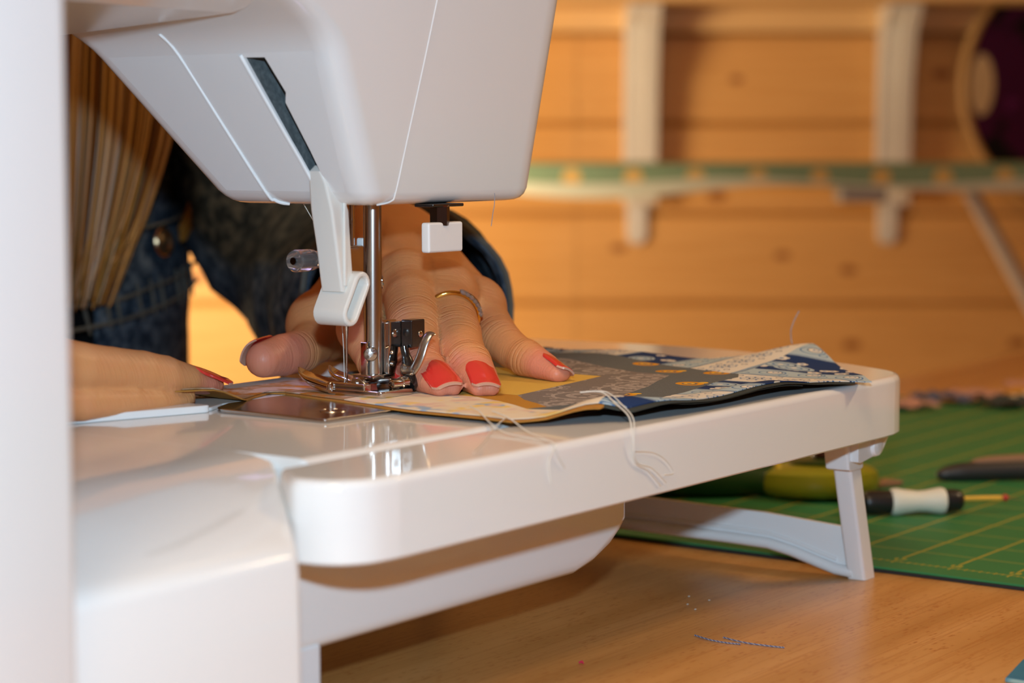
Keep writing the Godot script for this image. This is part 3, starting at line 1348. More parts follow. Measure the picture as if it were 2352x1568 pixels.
	# sewing light under the head
	g = mm()
	g.box(Vector3(-8, 69.72, -28), Vector3(10, 70.6, -16), 0.3)
	part("led_window", g, M.led_glass, head)
	var led := SpotLight3D.new()
	led.name = "sewing_light"
	t.add_child(led)
	led.global_position = L(1, 69.2, -22)
	led.rotation = Vector3(-PI / 2 + 0.35, PI, 0)
	led.light_color = Color(0.60, 0.48, 1.0).linear_to_srgb()
	led.light_energy = 0.002
	led.light_size = 0.007
	led.spot_angle = 46.0
	led.spot_angle_attenuation = 0.6
	led.spot_range = 4.0
	led.spot_attenuation = 2.0
	led.shadow_enabled = true
	# presser lifter: ribbed arm with a hollow thumb grip
	g = mm()
	rs = []
	for q in [[83.5, -27.5, -24.0, 9.0, 13.0], [81.5, -29.6, -23.0, 8.4, 14.0], [77.5, -28.6, -20.6, 7.5, 15.4], [68.0, -26.0, -16.8, 6.0, 16.0], [55.0, -23.8, -15.9, 6.5, 16.2], [45.0, -22.2, -15.2, 6.5, 16.4], [40.0, -21.2, -14.0, 6.5, 16.4]]:
		rs.append(G.lift(G.rounded(G.ccw(poly([q[1], q[3], q[2], q[3], q[2], q[4], q[1], q[4]])), 1.2, 3), q[0], "y"))
	g.rings(rs)
	var lever := part("presser_lever", g, M.ivory_plastic, t)
	g = mm()
	g.box(Vector3(-20.6, 42, 16.0), Vector3(-19.2, 76, 17.0), 0.4)
	part("rib", g, M.ivory_plastic, lever)
	g = mm()
	var st := PackedVector2Array()
	var p0 := Vector2(-19.6, 32.4)
	var p1 := Vector2(-13.6, 42.6)
	var ax := (p1 - p0).normalized()
	var nx := Vector2(-ax.y, ax.x)
	for k in 9:
		var an := -PI / 2 + PI * k / 8
		st.append(p1 + ax * cos(an) * 4.3 + nx * sin(an) * 4.3)
	for k in 9:
		var an := PI / 2 + PI * k / 8
		st.append(p0 + ax * cos(an) * 4.3 + nx * sin(an) * 4.3)
	st = G.ccw(st)
	var inner := G.offset(st, 1.5)
	g.rings([G.lift(G.offset(st, 0.8), 4.5, "z"), G.lift(st, 5.3, "z"), G.lift(st, 18.4, "z"), G.lift(G.offset(st, 0.25), 19.0, "z"), G.lift(G.offset(st, 0.8), 19.3, "z"), G.lift(inner, 19.2, "z"), G.lift(G.offset(st, 2.0), 18.6, "z"), G.lift(G.offset(st, 2.1), 15.0, "z")])
	part("thumb_grip", g, M.ivory_plastic, lever)
	# presser bar, needle bar
	g = mm()
	g.lathe(Vector3(0, 9, 12.3), Vector3.UP, [[2.6, 0.0], [3.25, 0.8], [3.25, 60.0], [3.3, 60.1], [3.3, 64.0]], 28)
	part("presser_bar", g, M.steel, t)
	g = mm()
	g.lathe(Vector3(0, 33, 0), Vector3.UP, [[2.2, 0.0], [3.2, 1.0], [3.2, 39.0]], 24)
	part("needle_bar", g, M.chrome, t)
	g = mm()
	g.box(Vector3(-4.8, 44, -4.6), Vector3(4.6, 55, 4.8), 1.0)
	var clamp := part("needle_clamp", g, M.chrome, t)
	g = mm()
	g.lathe(Vector3(-4, 50.4, -0.5), Vector3.LEFT, [[2.1, 0.0], [2.1, 9.0], [2.9, 10.0], [3.0, 13.0], [2.6, 14.0]], 20)
	part("screw", g, M.chrome, clamp)
	g = mm()
	g.lathe(Vector3(-14, 50.4, -0.5), Vector3.LEFT, [[2.0, 0.0], [3.0, 0.6], [3.2, 3.0], [3.7, 4.0], [3.9, 6.0], [3.9, 12.5], [3.4, 13.4]], 24)
	part("knob", g, M.clear_acrylic, clamp)
	g = mm()
	g.lathe(Vector3(-15, 50.4, -0.5), Vector3.LEFT, [[1.3, 0.0], [1.3, 12.8]], 12)
	part("knob_core", g, M.dark_steel, clamp)
	g = mm()
	g.box(Vector3(4.2, 52.5, 1.2), Vector3(8.6, 57.4, 4.4), 0.7)
	g.box(Vector3(4.0, 42.5, 1.2), Vector3(7.6, 46.5, 4.4), 0.7)
	part("thread_hook", g, M.white_plastic, clamp)
	g = mm()
	g.lathe(Vector3(0, 1, 0), Vector3.UP, [[0.08, 0.0], [0.38, 4.0], [0.42, 20.0], [0.85, 24.0], [1.0, 26.0], [1.0, 35.0]], 14)
	part("needle", g, M.chrome, t)
	g = mm()
	g.torus(Vector3(3.6, 42.4, 13.0), Vector3(0.8, 0.1, 0.6), 2.6, 0.45, 20, 6)
	part("thread_guide", g, M.chrome, t)
	presser_foot(t)
	# buttonhole lever behind the head
	g = mm()
	g.lathe(Vector3(19.2, 62, 27.5), Vector3.UP, [[3.6, 0.0], [3.6, 6.6], [4.2, 7.2]], 6)
	var bl := part("buttonhole_lever", g, M.dark_steel, t)
	g = mm()
	g.box(Vector3(11.5, 68.6, 22.0), Vector3(29.5, 69.8, 30.5), 0.4)
	part("flange", g, M.black_metal, bl)
	g = mm()
	g.box(Vector3(9.6, 52.5, 26.4), Vector3(29.4, 63.2, 30.2), 0.9)
	part("tab", g, M.matte_plastic, bl)
	# plates
	g = mm()
	g.prism(G.rounded(G.ccw(poly([-58, -10, -44, -16.5, 44, -16.5, 44, 46.5, -58, 40])), [8.0, 6.0, 2.0, 2.0, 1.2], 5), 0.05, 1.5, "y", 0.35)
	var plate := part("needle_plate", g, M.plate_steel, t)
	g = mm()
	g.torus(Vector3(-40, 1.45, 28), Vector3.UP, 4.4, 0.35, 28, 6)
	part("screw_rim", g, M.steel, plate)
	g = mm()
	g.lathe(Vector3(-40, 1.2, 28), Vector3.UP, [[4.1, 0.0], [4.1, 0.4], [3.6, 0.55]], 24)
	part("screw", g, M.plate_steel, plate)
	g = mm()
	g.prism(G.rounded(G.ccw(poly([-58.4, -10.4, -58.4, -57, -116, -57, -116, -28])), 2.0, 4), 0.05, 2.6, "y", 0.5)
	part("slide_plate", g, M.white_plastic, t)
	g = mm()
	g.prism(G.rounded(G.ccw(poly([-46, -17.5, 30, -17.5, 30, -57, -57.4, -57, -57.4, -12.5])), 2.0, 4), 0.05, 1.3, "y", 0.4)
	part("bobbin_cover", g, M.white_plastic, t)


func mf() -> G:
	var g := mm()
	g.T.origin.y += 0.0006
	return g


func presser_foot(t: Node3D) -> void:
	# sole with two upturned toes
	var g := mf()
	for q in [[-6.8, -16.8, 8.6, 4.0], [4.6, -12.2, 8.6, 3.5]]:
		var rs := []
		for k in 13:
			var u := k / 12.0
			var z: float = lerpf(q[1], 2.0, u)
			var half: float = q[3] * minf(1.0, 0.16 + 1.5 * pow(u, 0.55))
			var low: float = 1.9 + (q[2] - 1.9) * pow(1.0 - u, 1.9)
			var thick: float = lerpf(1.6, 4.0, smoothstep(0.0, 0.7, u))
			rs.append(G.lift(G.rounded(G.ccw(poly([q[0] - half, low, q[0] + half, low, q[0] + half, low + thick, q[0] - half, low + thick])), minf(half, thick) * 0.45, 3), z, "z"))
		g.rings(rs)
	g.prism(G.rounded(G.ccw(poly([-10.6, 0, 8.0, 0, 8.0, 25, -10.6, 25])), [0.5, 0.5, 2.5, 2.5], 4), 1.9, 4.2, "y", 0.5)
	g.prism(G.rounded(G.ccw(poly([-10.6, 0.5, -6.6, 0.5, -6.6, 17, -10.6, 17])), 0.6, 3), 3.6, 6.4, "y", 0.6)
	var foot := part("presser_foot", g, M.chrome, t)
	g = mf()
	g.prism(poly([9, 3.6, 17, 3.6, 16.4, 6.6, 13.5, 8.4, 10.5, 8.2]), -9.6, -7.4, "x", 0.3)
	g.prism(poly([9, 3.6, 17, 3.6, 16.4, 6.6, 13.5, 8.4, 10.5, 8.2]), 5.2, 7.4, "x", 0.3)
	part("pin_cheeks", g, M.chrome, foot)
	g = mf()
	g.lathe(Vector3(-10.2, 6.4, 12), Vector3.RIGHT, [[1.0, 0.0], [1.0, 18.5]], 12)
	part("cross_pin", g, M.chrome, foot)
	g = mf()
	g.lathe(Vector3(-10.8, 5.4, 1.6), Vector3.UP, [[1.5, -1.8], [1.5, 0.0], [1.0, 0.8]], 14)
	part("rivet", g, M.chrome, foot)
	# shank clamped on the bar
	g = mf()
	g.prism(poly([10.6, 8.2, 13.4, 8.2, 13.4, 20.5, 10.6, 20.5]), -5.0, -3.9, "x", 0.3)
	g.prism(poly([2.6, 8.2, 7, 8.2, 8.5, 12, 15.5, 14.5, 17.5, 27, 4.4, 27.6, 4.2, 19.0, 2.6, 18.0]), 7.2, 8.8, "z", 0.3)
	g.prism(poly([3.5, 8.2, 7, 8.2, 8.5, 12, 15.5, 14.5, 17.5, 27, 4.6, 27.6, 4.4, 19.0, 3.5, 18.0]), 14.4, 16.4, "z", 0.4)
	g.box(Vector3(3.4, 9.0, 8.4), Vector3(6.4, 27.2, 15.0), 0.4)
	g.box(Vector3(-5.2, 7.6, 7.2), Vector3(7.0, 9.0, 16.6), 0.3)
	var sh := part("foot_holder", g, M.chrome, t)
	g = mf()
	g.box(Vector3(10.6, 17.8, 16.4), Vector3(18.2, 27.8, 21.4), 0.5)
	part("thread_cutter", g, M.black_metal, sh)
	g = mf()
	g.ball(Vector3(15.4, 22.6, 21.5), Vector3(1.2, 1.2, 0.7), 8)
	part("rivet", g, M.chrome, sh)
	for q in [[7.6, 23.0, 1.5], [5.6, 16.4, 0.8], [5.8, 12.4, 1.0]]:
		g = mf()
		g.lathe(Vector3(q[0], q[1], 16.2), Vector3(0, 0, 1), [[q[2], 0.0], [q[2], 0.5], [q[2] * 0.6, 0.9]], 16)
		part("screw", g, M.steel, sh)
	g = mf()
	g.lathe(Vector3(-3.0, 16.4, 13.6), Vector3(-0.75, 0, 0.66), [[2.6, -1.0], [2.6, 0.9], [2.2, 1.7], [1.0, 2.1]], 20)
	part("clamp_screw", g, M.steel, sh)
	# release lever and lifter wire
	g = mf()
	g.tube(spline([Vector3(9.6, 18.4, 18.5), Vector3(9.8, 13, 20.0), Vector3(9.2, 9, 21.5), Vector3(8.8, 5.8, 23.2), Vector3(7.4, 4.6, 23.2)], 5), [1.5, 1.5, 1.6, 1.6, 1.9, 2.2], 10)
	part("release_lever", g, M.black_metal, sh)
	g = mf()
	g.lathe(Vector3(-0.5, 5.8, 20.5), Vector3(1, 0.05, 0.2), [[1.0, 0.0], [1.7, 0.4], [1.7, 4.6], [2.1, 5.0], [2.1, 7.4], [1.5, 7.9]], 16)
	part("hinge_roller", g, M.chrome, sh)
	g = mf()
	var path := spline([Vector3(7.5, 10.4, 19.0), Vector3(6.6, 10.2, 22.5), Vector3(5.4, 11.0, 26.2), Vector3(6.0, 15.4, 28.6), Vector3(7.4, 20.0, 29.4), Vector3(9.4, 23.0, 30.0), Vector3(11.0, 23.6, 30.2)], 6)
	g.tube(path, [1.5, 2.0, 2.2, 2.3, 2.1, 1.9, 1.8, 1.8], 12, true, 0.35, Vector3(0.59, 0.0, 0.81))
	part("lifter_arm", g, M.steel, sh)


func build_extension() -> void:
	var t := thing("extension_table", "white extension table fitted round the free arm on folding legs", "extension table", L(60, -84, 0))
	var outer := spline([Vector2(-137.6, 92.0), Vector2(-149.5, 106.0), Vector2(-150.5, 113.0), Vector2(-147.0, 121.5), Vector2(-139.0, 126.8), Vector2(-128.0, 128.4)], 4)
	outer.append_array([Vector2(-60, 128.4), Vector2(30, 128.4), Vector2(120, 128.4), Vector2(170, 128.4)])
	outer.append_array(spline([Vector2(180.0, 128.0), Vector2(190.0, 125.6), Vector2(199.5, 119.4), Vector2(207.0, 108.0), Vector2(218.6, 85.0), Vector2(232.0, 50.0), Vector2(240.0, 15.0), Vector2(240.0, -30.0), Vector2(233.0, -80.0), Vector2(222.0, -108.0), Vector2(205.0, -122.0), Vector2(180.0, -126.0)], 4))
	outer.append_array(spline([Vector2(112, -126), Vector2(99, -122), Vector2(94.5, -110)], 4))
	outer.append_array([Vector2(93, -76), Vector2(88, -65), Vector2(76, -60.5), Vector2(59, -59), Vector2(53.4, -53), Vector2(53.4, 82), Vector2(51, 89), Vector2(46, 91.2), Vector2(-60, 91.2)])
	var p := G.ccw(PackedVector2Array(outer))
	var g := mm()
	g.rings([G.lift(G.offset(p, 2.6), -3.0, "y"), G.lift(G.offset(p, 2.6), -23.0, "y"), G.lift(G.offset(p, 0.6), -23.2, "y"), G.lift(p, -22.6, "y"), G.lift(p, -2.6, "y"), G.lift(G.offset(p, 0.35), -1.4, "y"), G.lift(G.offset(p, 0.9), -0.55, "y"), G.lift(G.offset(p, 1.7), -0.1, "y"), G.lift(G.offset(p, 2.6), 0.0, "y")])
	part("table_top", g, M.bed_plastic, t)
	# the folding leg: a U of two posts and an arched rail, hinged under the far end
	var lean := Vector3(11.0, 46.0, 0).normalized()
	for s: float in [1.0, -1.0]:
		g = mm()
		var zc := 110.0 if s > 0 else -108.0
		var rs := []
		for q in [[-31.0, 170.0], [-83.9, 186.0]]:
			var x: float = q[1]
			rs.append(G.lift(G.rounded(G.ccw(poly([x, zc - 4.5, x + 9.0, zc - 4.5, x + 9.0, zc + 3.6, x, zc + 3.6])), [1.5, 0.8, 0.8, 1.5], 3), q[0], "y"))
		g.rings(rs)
		var leg := part("leg", g, M.matte_plastic, t)
		g = mm()
		rs = []
		for q in [[-24.0, 165.5, 180.5], [-36.8, 168.6, 181.5], [-37.4, 169.6, 180.5]]:
			rs.append(G.lift(G.rounded(G.ccw(poly([q[1], zc - 6.0, q[2], zc - 6.0, q[2], zc + 4.6, q[1], zc + 4.6])), 1.2, 3), q[0], "y"))
		g.rings(rs)
		part("sleeve", g, M.matte_plastic, leg)
		g = mm()
		g.prism(poly([169.5, -33.5, 171.5, -34.2, 190.5, -31.8, 199.0, -23.3, 169.5, -23.3]), zc + 4.5 * s, zc + 8.0 * s, "z", 0.3)
		part("hinge_plate", g, M.matte_plastic, leg)
		g = mm()
		g.lathe(Vector3(184.5, -28.6, zc + 7.0 * s), Vector3(0, 0, s), [[4.4, 0.0], [4.4, 1.0], [3.8, 2.4], [2.0, 2.9]], 24)
		part("hinge_pin", g, M.matte_plastic, leg)
	g = mm()
	var rail_top := [[106.0, -63.5], [66.0, -61.2], [0.0, -60.5], [-66.0, -61.2], [-106.0, -63.5]]
	var low := [[108.0, -83.9], [100.0, -83.4], [92.0, -81.4], [80.0, -78.2], [69.0, -76.2], [50.0, -75.8], [0.0, -75.6], [-69.0, -76.2], [-92.0, -81.4], [-108.0, -83.9]]
	var out := PackedVector2Array()
	for q in low:
		out.append(Vector2(q[0], q[1]))
	rail_top.reverse()
	for q in rail_top:
		out.append(Vector2(q[0], q[1]))
	g.prism(out, 187.5, 190.5, "x", 0.4)
	var rail := part("leg_rail", g, M.matte_plastic, t)
	g = mm()
	var lip := []
	for q in low:
		lip.append(Vector3(187.0, q[1] + 2.6, q[0]))
	g.tube(lip, [2.4], 10)
	part("rail_lip", g, M.matte_plastic, rail)
	g = mm()
	lip = []
	for q in low.slice(1, 9):
		lip.append(Vector3(187.4, q[1] + 6.6, q[0]))
	g.tube(lip, [0.9], 8)
	part("rail_bead", g, M.matte_plastic, rail)


# ------------------------------------------------------------------ patchwork
var wave := FastNoiseLite.new()


func cloth_y(x: float, z: float) -> float:
	var y := 2.45
	y += 5.6 * smoothstep(-34.0, -56.0, x)
	y += 5.4 * exp(-(pow((x - 2.0) / 20.0, 2) + pow((z - 108.0) / 9.0, 2)))
	y += 2.9 * smoothstep(103.0, 119.0, z) * smoothstep(-10.0, 25.0, x) * (1.0 - smoothstep(96.0, 140.0, x)) * (0.85 + 0.25 * sin(x * 0.09))
	y += 5.0 * exp(-(pow((x - 200.0) / 26.0, 2) + pow((z - 80.0) / 20.0, 2)))
	y += 1.6 * smoothstep(120.0, 160.0, x) * (0.5 + 0.5 * sin(z * 0.09 + 1.0))
	y -= 1.6 * smoothstep(126.0, 136.0, z)
	y += 0.45 * wave.get_noise_2d(x, z) * smoothstep(14.0, 30.0, absf(x) + absf(z - 10.0))
	return maxf(y, 2.4 - 1.6 * smoothstep(126.0, 136.0, z))


func sheet(border: PackedVector2Array, lift: float, thick: float, turn: float, tile: Vector2, shift := Vector2.ZERO, cell := 4.0) -> G:
	var g := mm()
	var lo := border[0]
	var hi := border[0]
	for p in border:
		lo = lo.min(p)
		hi = hi.max(p)
	var key := {}
	for top in 2:
		key.clear()
		var dy := lift - (0.0 if top == 0 else thick)
		for i in range(int(floor(lo.x / cell)), int(ceil(hi.x / cell))):
			for j in range(int(floor(lo.y / cell)), int(ceil(hi.y / cell))):
				var c := PackedVector2Array([Vector2(i, j) * cell, Vector2(i + 1, j) * cell, Vector2(i + 1, j + 1) * cell, Vector2(i, j + 1) * cell])
				for piece in Geometry2D.intersect_polygons(c, border):
					var q := G.ccw(piece)
					var id := []
					for p in q:
						var k := Vector2i((p * 20.0).round())
						if not key.has(k):
							key[k] = g.put(Vector3(p.x, cloth_y(p.x, p.y) + dy, p.y), (p.rotated(turn) + shift) / tile)
						id.append(key[k])
					for n in range(1, id.size() - 1):
						if top == 0:
							g.tri(id[0], id[n + 1], id[n])
						else:
							g.tri(id[0], id[n], id[n + 1])
	# rim
	var e := G.ccw(border)
	for k in e.size():
		var a := e[k]
		var b := e[(k + 1) % e.size()]
		var steps := maxi(1, int(a.distance_to(b) / cell))
		for s in steps:
			var p := a.lerp(b, float(s) / steps)
			var q := a.lerp(b, float(s + 1) / steps)
			var i0 := g.put(Vector3(p.x, cloth_y(p.x, p.y) + lift, p.y), (p.rotated(turn) + shift) / tile)
			var i1 := g.put(Vector3(q.x, cloth_y(q.x, q.y) + lift, q.y), (q.rotated(turn) + shift) / tile)
			var i2 := g.put(Vector3(q.x, cloth_y(q.x, q.y) + lift - thick, q.y), (q.rotated(turn) + shift) / tile)
			var i3 := g.put(Vector3(p.x, cloth_y(p.x, p.y) + lift - thick, p.y), (p.rotated(turn) + shift) / tile)
			g.tri(i0, i1, i2)
			g.tri(i0, i2, i3)
	g.crease = 0.6
	return g


func build_quilt() -> void:
	wave.seed = 4
	wave.frequency = 0.02
	var t := thing("quilt_block", "patchwork quilt block of yellow, grey and blue printed cottons under the presser foot", "quilt block", L(80, 0, 40))
	part("patch", sheet(poly([-63, -20, -53, -15, -40, -15, -28, -20, -17, -24, -13, -18, -14, -10, -17, 7, -18, 14, 14, 14, 14, -20, 20, -40, -20, -40, -58, -36]), 0.0, 0.35, 0.3, Vector2(70, 70)), M.tan_cotton, t)
	part("patch", sheet(poly([-18, 14, -21, 24, -24, 40, -26, 53, -26, 63, -25, 78, -27, 92, -20, 101, -4, 111, 9, 107, 2, 95, -4, 82, 8, 62, 14, 48, 14, 14]), 0.0, 0.35, 0.9, Vector2(75, 75)), M.pastel_cotton, t)
	part("patch", sheet(poly([14, 48, 8, 62, -4, 82, 5, 84, 17, 66, 27, 56, 27, 48]), 0.02, 0.35, 0.0, Vector2(40, 40)), M.ochre_cotton, t)
	part("patch", sheet(poly([14, -36, 14, 48, 27, 48, 28, 56, 96, 46, 98, -36]), 0.0, 0.35, 0.0, Vector2(40, 40)), M.yellow_cotton, t)
	part("patch", sheet(poly([27, 56, 17, 66, 5, 84, 15, 87, 42, 88, 77, 79, 113, 66, 114, 50, 126, 25, 138, 2, 140, -36, 98, -36, 96, 46, 28, 56.2]), 0.02, 0.35, 0.2, Vector2(62, 62), Vector2(8, 26)), M.taupe_cotton, t)
	part("patch", sheet(poly([-4, 82, 2, 95, 9, 107, 30, 104, 67, 100, 100, 93, 122, 91, 131, 86, 136, 66, 149, 36, 157, 9, 158, -36, 140, -36, 138, 2, 126, 25, 114, 50, 113, 66, 77, 79, 42, 88, 15, 87, 5, 84]), 0.0, 0.35, 0.1, Vector2(80, 80), Vector2(10, 0)), M.grey_cotton, t)
	part("patch", sheet(poly([9, 107, 30, 104, 67, 100, 100, 93, 122, 91, 131, 86, 166, 82, 202, 80, 186, 97, 165, 116, 146, 135, 138, 130, 128, 126, 104, 123.5, 68, 122.5, 26, 121.5, 3, 118, -4, 111]), 0.03, 0.35, 0.16, Vector2(165, 62), Vector2(34, 0), 3.0), M.blue_cotton, t)
	part("patch", sheet(poly([131, 86, 136, 66, 149, 36, 157, 9, 158, -36, 176, -36, 175, 0, 175, 23, 176, 46, 184, 64, 202, 80, 166, 82]), 0.0, 0.35, PI / 2, Vector2(150, 56), Vector2(-20, 0), 3.0), M.blue_cotton, t)
	part("backing", sheet(poly([-66, -20, -54, -13.4, -40, -13.4, -28, -18.5, -16.5, -22.5, -14, -17, -16, -9, -19, 8, -22, 24, -26, 40, -28, 53, -28, 64, -28, 80, -30, 94, -22, 103, -6, 113, 18, 112, 20, 40, 20, -39, -20, -41, -58, -38]), -0.55, 0.4, 0.0, Vector2(40, 40)), M.orange_backing, t)
	part("backing", sheet(poly([-4, 113, 3, 120, 26, 124, 68, 125.4, 104, 126, 126, 128, 140, 131, 158, 116, 192, 80, 172, 50, 172, -34, 21, -34, 21, 100]), -0.5, 0.4, 0.0, Vector2(40, 40)), M.dark_backing, t)
	# a second layer, folded back under the curled edge
	part("batting", sheet(poly([-16, 98, 0, 112, 30, 122, 70, 124, 110, 125, 110, 104, 0, 94]), -1.4, 0.3, 0.0, Vector2(40, 40)), M.dark_backing, t)


# ------------------------------------------------------------------ person
const SKIN := Color(0.67, 0.305, 0.125)
const PINK := Color(0.70, 0.25, 0.165)
var tips := []
var rays := []        # finger chains of the left hand: [[point, place along the crease map] ...]


func skin_tint(p: Vector3) -> Color:
	var k := 0.0
	for q in tips:
		k = maxf(k, 1.0 - smoothstep(q[1] * 0.5, q[1], p.distance_to(q[0])))
	var n := wave.get_noise_3d(p.x * 3.0, p.y * 3.0, p.z * 3.0)
	return SKIN.lerp(PINK, clampf(k * 0.85 + n * 0.25, 0, 1))


func nail(parent: Node3D, joint: Vector3, tip: Vector3, r0: float, r1: float, dorsal: Vector3, width: float, start: float, length: float) -> void:
	# a curved plate on the back of the last joint: joint and tip are the bone's ends, r0 and r1 its radii
	var u := (tip - joint).normalized()
	var whole := joint.distance_to(tip)
	var w := (dorsal - u * dorsal.dot(u)).normalized()
	var s := u.cross(w)
	for pass_ in 2:
		var g := mm()
		var nu := 14
		var nv := 14
		for layer in 2:
			for i in nv + 1:
				var v := float(i) / nv
				if pass_ == 1:
					v = 0.86 + 0.20 * v
				var along := start + v * length
				var bone := lerpf(r0, r1, clampf(along / whole, 0.0, 1.0))
				for j in nu + 1:
					var a := (float(j) / nu * 2.0 - 1.0)
					var edge := 1.0
					if v < 0.3:
						edge = sqrt(maxf(0.03, 1.0 - pow((0.3 - v) / 0.3, 2)))
					if v > 0.8:
						edge = sqrt(maxf(0.03, 1.0 - pow((v - 0.8) / 0.34, 2)))
					var curve := width * 0.85
					var ang := a * edge * width / 2 / curve
					var rise := bone + 0.75 - 0.7 * pow(1.0 - v, 4.0) - 1.6 * pow(maxf(0.0, v - 0.5), 2.0)
					var top := rise + (0.28 if layer == 0 else -0.5) - (0.22 if pass_ == 1 else 0.0)
					g.put(joint + u * along + w * (top - curve * (1.0 - cos(ang))) + s * sin(ang) * curve, Vector2(a, v))
		var n := nu + 1
		var half := n * (nv + 1)
		for i in nv:
			for j in nu:
				var a0 := i * n + j
				g.tri(a0, a0 + 1, a0 + n + 1)
				g.tri(a0, a0 + n + 1, a0 + n)
				g.tri(half + a0, half + a0 + n + 1, half + a0 + 1)
				g.tri(half + a0, half + a0 + n, half + a0 + n + 1)
		for i in nv:
			g.tri(i * n, i * n + n, half + i * n + n)
			g.tri(i * n, half + i * n + n, half + i * n)
			var e := i * n + nu
			g.tri(e, half + e + n, e + n)
			g.tri(e, half + e, half + e + n)
		for j in nu:
			g.tri(j, half + j + 1, j + 1)
			g.tri(j, half + j, half + j + 1)
			var b := nv * n + j
			g.tri(b, b + 1, half + b + 1)
			g.tri(b, half + b + 1, half + b)
		g.orient(0)
		g.crease = 0.5
		part("fingernail" if pass_ == 0 else "nail_rim", g, M.coral_polish if pass_ == 0 else M.nail_edge, parent)


func body_field(g: G) -> void:
	# left hand, lying on the cloth, fingers towards the camera
	var wrist := Vector3(127, 47, -84)
	var iM := Vector3(69.8, 35.8, -49.2)
	var mM := Vector3(70.8, 36.1, -29.2)
	var rM := Vector3(78.2, 32.6, -15.5)
	var pM := Vector3(99.0, 26.0, -15.5)
	tips = [[Vector3(19.4, 8, 9.5), 22.0], [Vector3(12.8, 8, 37.1), 22.0], [Vector3(19.8, 8, 46.7), 22.0], [Vector3(72, 7.5, 43), 20.0], [Vector3(10.7, 10.5, -53.5), 34.0], [Vector3(-39, 6, -25), 20.0]]
	var f := Field.new(Vector3(-6, 0, -128), Vector3(168, 74, 62), 1.5)
	f.chain([[wrist + Vector3(26, 0, -26), 20.0], [wrist, 19.0], [Vector3(108, 42, -70), 17.0]], 5.0)
	f.chain([[Vector3(120, 46, -92), 14.0], [iM + Vector3(2, -1, -1), 11.4]], 10.0)
	f.chain([[Vector3(124, 48, -84), 15.0], [mM + Vector3(2, -1, -1), 11.6]], 10.0)
	f.chain([[Vector3(128, 46, -77), 15.0], [rM + Vector3(2, -1, -1), 11.0]], 10.0)
	f.chain([[Vector3(134, 42, -72), 14.0], [pM + Vector3(1, 0, -1), 10.0]], 10.0)
	f.chain([[Vector3(112, 26, -64), 15.0], [Vector3(90, 20, -34), 12.0]], 10.0)     # palm
	f.chain([[iM + Vector3(-1, 3.0, 1), 8.6]], 5.0)
	f.chain([[mM + Vector3(-1, 3.4, 1), 8.8]], 5.0)
	f.chain([[rM + Vector3(-1, 3.2, 1), 8.2]], 5.0)
	f.chain([[pM + Vector3(-1, 2.4, 1), 7.2]], 5.0)
	for q in [[iM, Vector3(118, 56, -90)], [mM, Vector3(122, 59, -85)], [rM, Vector3(126, 57, -79)]]:
		f.chain([[q[1], 3.0], [q[0] + Vector3(4, 8.6, -3), 2.4]], 6.0)               # tendons
	# thumb with its ball and web
	f.chain([[Vector3(112, 32, -86), 15.0], [Vector3(84, 22, -77), 14.0], [Vector3(66, 18.5, -69), 12.0]], 9.0)
	f.chain([[Vector3(66, 18.5, -69), 12.0], [iM, 8.0]], 10.0)
	f.chain([[Vector3(67, 17.5, -69.5), 10.6], [Vector3(52, 12.6, -62), 8.9], [Vector3(39, 10.6, -56.5), 8.4], [Vector3(27, 10.2, -55), 8.0], [Vector3(14.8, 9.4, -53.8), 6.9]], 6.0, Vector3(67, 17, -70), 1.0, 26.0)
	# fingers
	for q in [
			[[[iM, 11.0], [Vector3(54, 29.0, -37), 10.2], [Vector3(40.8, 20.5, -27.3), 9.6], [Vector3(34, 14.5, -17), 8.2], [Vector3(28.8, 10.6, -9.3), 7.6]], Vector3(24.1, 7.4, 0.0), Vector3(18.8, 5.0, 10.8), 2.0],
			[[[mM, 11.0], [Vector3(54, 31.0, -13.6), 10.3], [Vector3(40.8, 23.0, -1.4), 9.8], [Vector3(31.4, 16.4, 7.2), 8.5], [Vector3(22.8, 11.2, 14.9), 7.9]], Vector3(16.4, 7.6, 25.6), Vector3(11.0, 5.0, 36.6), 2.6],
			[[[rM, 10.6], [Vector3(64, 26.8, -3.0), 10.0], [Vector3(50.8, 19.6, 10.2), 9.8], [Vector3(42, 14.8, 19.8), 8.5], [Vector3(33.9, 11.2, 29.1), 7.9]], Vector3(26.4, 7.6, 38.5), Vector3(18.9, 5.0, 47.8), 2.4],
			[[[pM, 9.8], [Vector3(91, 21.0, -4.5), 8.8], [Vector3(83, 15.6, 6.8), 8.2], [Vector3(80, 11.8, 15.6), 7.2], [Vector3(77.3, 9.6, 23.7), 6.8]], Vector3(74.4, 7.4, 33.7), Vector3(71.6, 5.2, 43.3), 1.7]]:
		var bones: Array = q[0]
		var root: Vector3 = bones[0][0]
		var dip: Vector3 = bones[4][0]
		var side: Vector3 = (q[2] - dip).cross(Vector3.UP).normalized()
		bones.append([q[1], bones[4][1] * 0.70, side * q[3] * 0.85])
		bones.append([q[2], 3.0, side * q[3]])
		f.chain(bones, 7.0, root, 0.4, 30.0)
		var line := []
		for k in 7:
			line.append([bones[k][0], [0.0, 21.0, 42.0, 55.0, 68.0, 80.0, 92.0][k]])
		rays.append(line)
	rays.append([[Vector3(67, 17.5, -69.5), 0.0], [Vector3(52, 12.6, -62), 30.0], [Vector3(39, 10.6, -56.5), 68.0], [Vector3(27, 10.2, -55), 80.0], [Vector3(14.8, 9.4, -53.8), 92.0]])
	f.nets(g, skin_tint)
	var hand_end := g.v.size()
	# right hand: thumb over the cloth, forefinger under it
	f = Field.new(Vector3(-196, -2, -112), Vector3(-26, 66, 4), 1.4)
	var tM := Vector3(-118, 22, -31)
